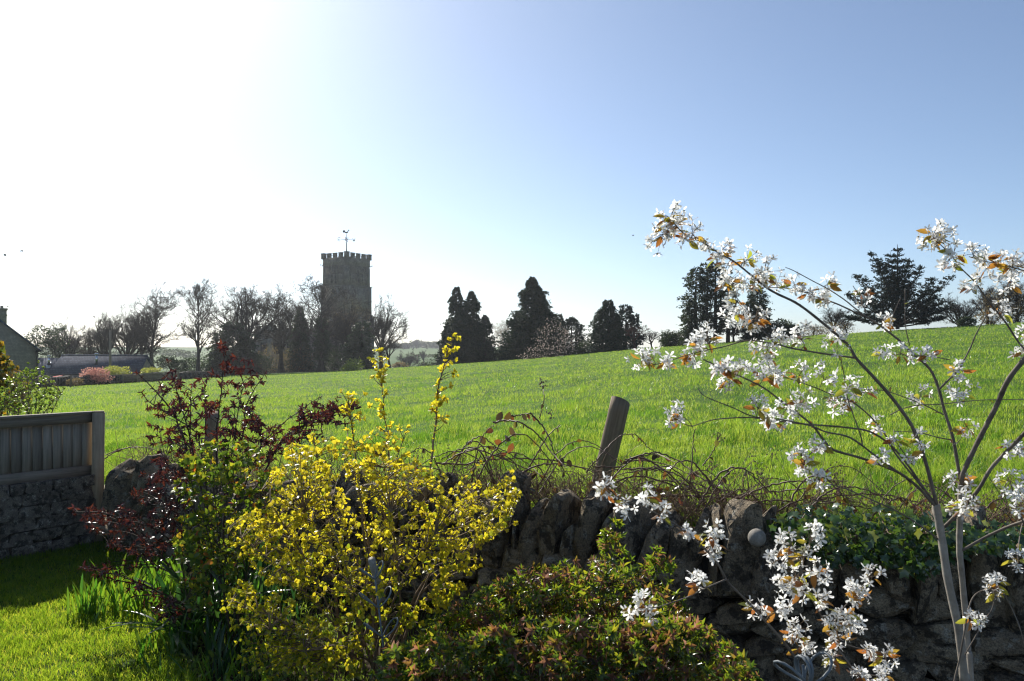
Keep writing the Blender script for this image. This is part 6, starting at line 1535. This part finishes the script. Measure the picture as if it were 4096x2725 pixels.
CL = [(2678, 867, 70), (2626, 962, 55), (2652, 919, 50), (2717, 888, 50), (2773, 927, 50), (2743, 966, 35), (2821, 966, 42), (2869, 1036, 35), (2895, 992, 35), (2905, 1062, 25), (3003, 1027, 42), (2916, 1118, 55), (2934, 1144, 45), (2973, 1127, 40), (3012, 1131, 40), (3072, 1079, 58), (3051, 1110, 40), (3111, 1122, 40), (3176, 1127, 52), (3233, 1170, 38), (3280, 1196, 40),
 (2942, 1214, 48), (2929, 1266, 60), (3025, 1270, 55), (3012, 1300, 35), (2821, 1344, 58), (2795, 1378, 45), (2777, 1430, 52), (3051, 1400, 68), (3060, 1450, 40), (3129, 1344, 48), (3211, 1339, 62), (2548, 1430, 52), (2608, 1422, 45), (2660, 1439, 38), (3067, 1496, 60), (3100, 1492, 45), (2870, 1479, 40), (2902, 1456, 32), (2969, 1465, 40), (2911, 1528, 45), (3201, 1492, 52), (3304, 1496, 52), (3348, 1367, 62), (2701, 1639, 45), (2696, 1679, 35), (3036, 1621, 42), (3156, 1621, 70), (3214, 1604, 55), (3094, 1684, 52), (3075, 1665, 35),
 (3277, 1782, 42), (3196, 1818, 42), (3214, 1858, 52), (3277, 1920, 45), (3406, 1549, 48), (3458, 1577, 40), (3358, 1616, 50), (3315, 1597, 40), (3602, 1410, 52), (3712, 1415, 35), (3530, 1410, 28), (3836, 1482, 40), (3851, 1563, 58), (3683, 1582, 50), (3511, 1702, 48), (3678, 1759, 40), (3583, 1764, 30), (3650, 1821, 30), (3516, 1831, 38), (3865, 1707, 45), (4056, 1793, 50), (3832, 1917, 58), (3870, 2008, 55), (3822, 2032, 35), (4042, 1927, 62), (4090, 2027, 40), (4092, 1410, 40), (4090, 1330, 30),
 (3738, 923, 50), (3712, 966, 45), (3772, 932, 45), (3820, 1010, 52), (3790, 1049, 42), (3894, 1014, 50), (3937, 1027, 40), (4002, 1036, 40), (3929, 1110, 45), (3890, 1149, 45), (4050, 1066, 62), (4037, 1123, 60), (4011, 1248, 50), (3530, 1287, 45), (3452, 1183, 40), (3313, 1131, 40), (3282, 1192, 40), (4085, 1060, 50),
 (2417, 1939, 45), (2428, 1978, 40), (2506, 2029, 45), (2584, 1978, 45), (2640, 2051, 45), (2768, 2129, 40), (2858, 2118, 40), (2863, 2163, 40), (2852, 2207, 38), (2791, 2324, 40), (2573, 2408, 48), (2523, 2436, 42), (2606, 2453, 35), (3025, 2430, 40), (3148, 2163, 45), (3259, 2140, 50), (3103, 2229, 52), (3226, 2229, 45), (3282, 2280, 50), (3170, 2308, 58), (3125, 2341, 45), (3192, 2363, 45), (3131, 2425, 48), (3282, 2397, 38), (3192, 2508, 48), (3176, 2536, 40), (3220, 2587, 33), (3349, 2492, 48), (3326, 2570, 36), (3326, 2642, 30),
 (3497, 2306, 48), (3417, 2355, 38), (3447, 2395, 48), (3378, 2469, 42), (3413, 2503, 42), (3328, 2494, 35), (3358, 2543, 38), (3482, 2607, 33), (3541, 2622, 48), (3437, 2701, 42), (3526, 2706, 50), (3986, 2331, 45), (3976, 2370, 35), (3892, 2474, 48), (4070, 2242, 48), (3857, 2034, 30), (4075, 1965, 40)]
FP = []; FF = []; FS = []; LP = []; LF = []; LS = []; pm = MB(); bm_ = MB()
for (x_, y_, R_) in CL:
    i = int(np.argmin(np.hypot(SPX[:, 0] - x_, SPX[:, 1] - y_))); dep = SP[i, 1]
    if np.hypot(SPX[i, 0] - x_, SPX[i, 1] - y_) > 200: dep = 2.4
    c_ = PF(x_, y_, dep); Rm = R_ / FOC * dep; n = max(4, int(R_ / 4.1)); dv = nrm(r.normal(0, 1, (n, 3)))
    p_ = c_ + dv * Rm * (r.uniform(0.35, 0.85, n) ** 0.6)[:, None]
    sp = SP[i]; hub = c_ + (sp - c_) * 0.35
    for q in p_: pm.tube(bez(hub, (hub + q) / 2 + [0, 0, 0.004], q, 4), 0.0007, 3)
    if np.linalg.norm(sp - c_) < 0.2: pm.tube(np.array([sp, (sp + hub) / 2 + r.normal(0, 0.004, 3), hub]), [0.0016, 0.0014, 0.001], 4)
    dd = dv * 0.8 + r.normal(0, 0.35, (n, 3)) + np.array([0, -0.25, 0.15]); ref = r.normal(0, 1, (n, 3))
    x = nrm(np.cross(ref, dd)); z = nrm(dd); y = np.cross(z, x)
    FP.append(p_); FF.append(np.stack([x, y, z], -1)); FS.append(r.uniform(0.0150, 0.0240, n))
    m_ = int(r.integers(2, 6)); a = r.uniform(0, 6.283, m_); dl = np.stack([np.cos(a), 0.6 * np.sin(a) - 0.1, r.uniform(-0.9, 0.35, m_)], -1)
    pl = hub + dl * Rm * 0.25; LP.append(pl); LF.append(frames(dl, r.normal(0, 0.7, (m_, 3)) + np.array([0, -0.4, 0.5]))); LS.append(r.uniform(0.028, 0.048, m_))
# a few leaf buds along the twigs
sel = r.choice(np.nonzero((SPX[:, 0] < 4150) & (SPX[:, 1] < 2000))[0], 70)
P, Fm = node_leaves(SP[sel], ST_[sel], 1, 0.8, r, -0.1); LP.append(P); LF.append(Fm); LS.append(r.uniform(0.010, 0.024, len(P)))
FP = np.concatenate(FP); FF = np.concatenate(FF); FS = np.concatenate(FS)
order = np.argsort(FP[:, 1]); kind = r.integers(0, 6, len(FP)); base = np.array(sv.location)
fme = []
for t in FL:
    mb = MB(); mb.add(t[0], t[1], 0.3); me = mb.mesh('flower', (0, 0, 0), True); me.materials.append(M['petal']); fme.append(me)
for i in order[:300]:
    o = bpy.data.objects.new('flower', fme[kind[i]]); C.objects.link(o); o.parent = sv
    o.matrix_basis = Matrix([[float(FF[i, a, b] * FS[i]) for b in range(3)] + [float(FP[i, a] - base[a])] for a in range(3)] + [[0, 0, 0, 1]])
mb = MB()
for k in range(6):
    s_ = order[300:][kind[order[300:]] == k]; mb.inst(FL[k][0], FL[k][1], FF[s_] * FS[s_][:, None, None], FP[s_], r.uniform(0, 0.9, len(s_)))
mb.build('blossom', M['petal'], sv, kind='stuff', smooth=True)
st = MB(); sph = np.array([[0, 0, 0.0], [0.16, 0, 0.12], [-0.08, 0.14, 0.12], [-0.08, -0.14, 0.12], [0, 0, 0.34]]); st.inst(sph, [np.array([[0, 2, 1], [0, 3, 2], [0, 1, 3], [1, 2, 4], [2, 3, 4], [3, 1, 4]])], FF * FS[:, None, None], FP, 0.0)
st.build('stamens', M['stamen'], sv, kind='stuff')
pm.build('pedicels', M['stem_tan'], sv, kind='stuff')
LP = np.concatenate(LP); LF = np.concatenate(LF); LS = np.concatenate(LS)
leaves_out(sv, leaf_tpl(0.42, 0.18, -0.15), 'serv_leaf', LP, LF, LS, r, 300)

# ------------------------------------------------------------------ haze: one closed box of thin air
mb = MB(); mb.box((0, 900, 14.0), (5200, 2400, 78.0))
m = NT('thin_haze'); v = m.n("ShaderNodeVolumePrincipled")
v.inputs["Color"].default_value = (0.90, 0.94, 1.0, 1); v.inputs["Density"].default_value = HAZE; v.inputs["Anisotropy"].default_value = 0.55
m.l(v.outputs[0], m.out.inputs[1])
hzo = mb.build('haze', m.m, None, (0, 0, 0), kind='stuff')
tag(hzo, 'thin pale haze in the air over the valley', 'haze')
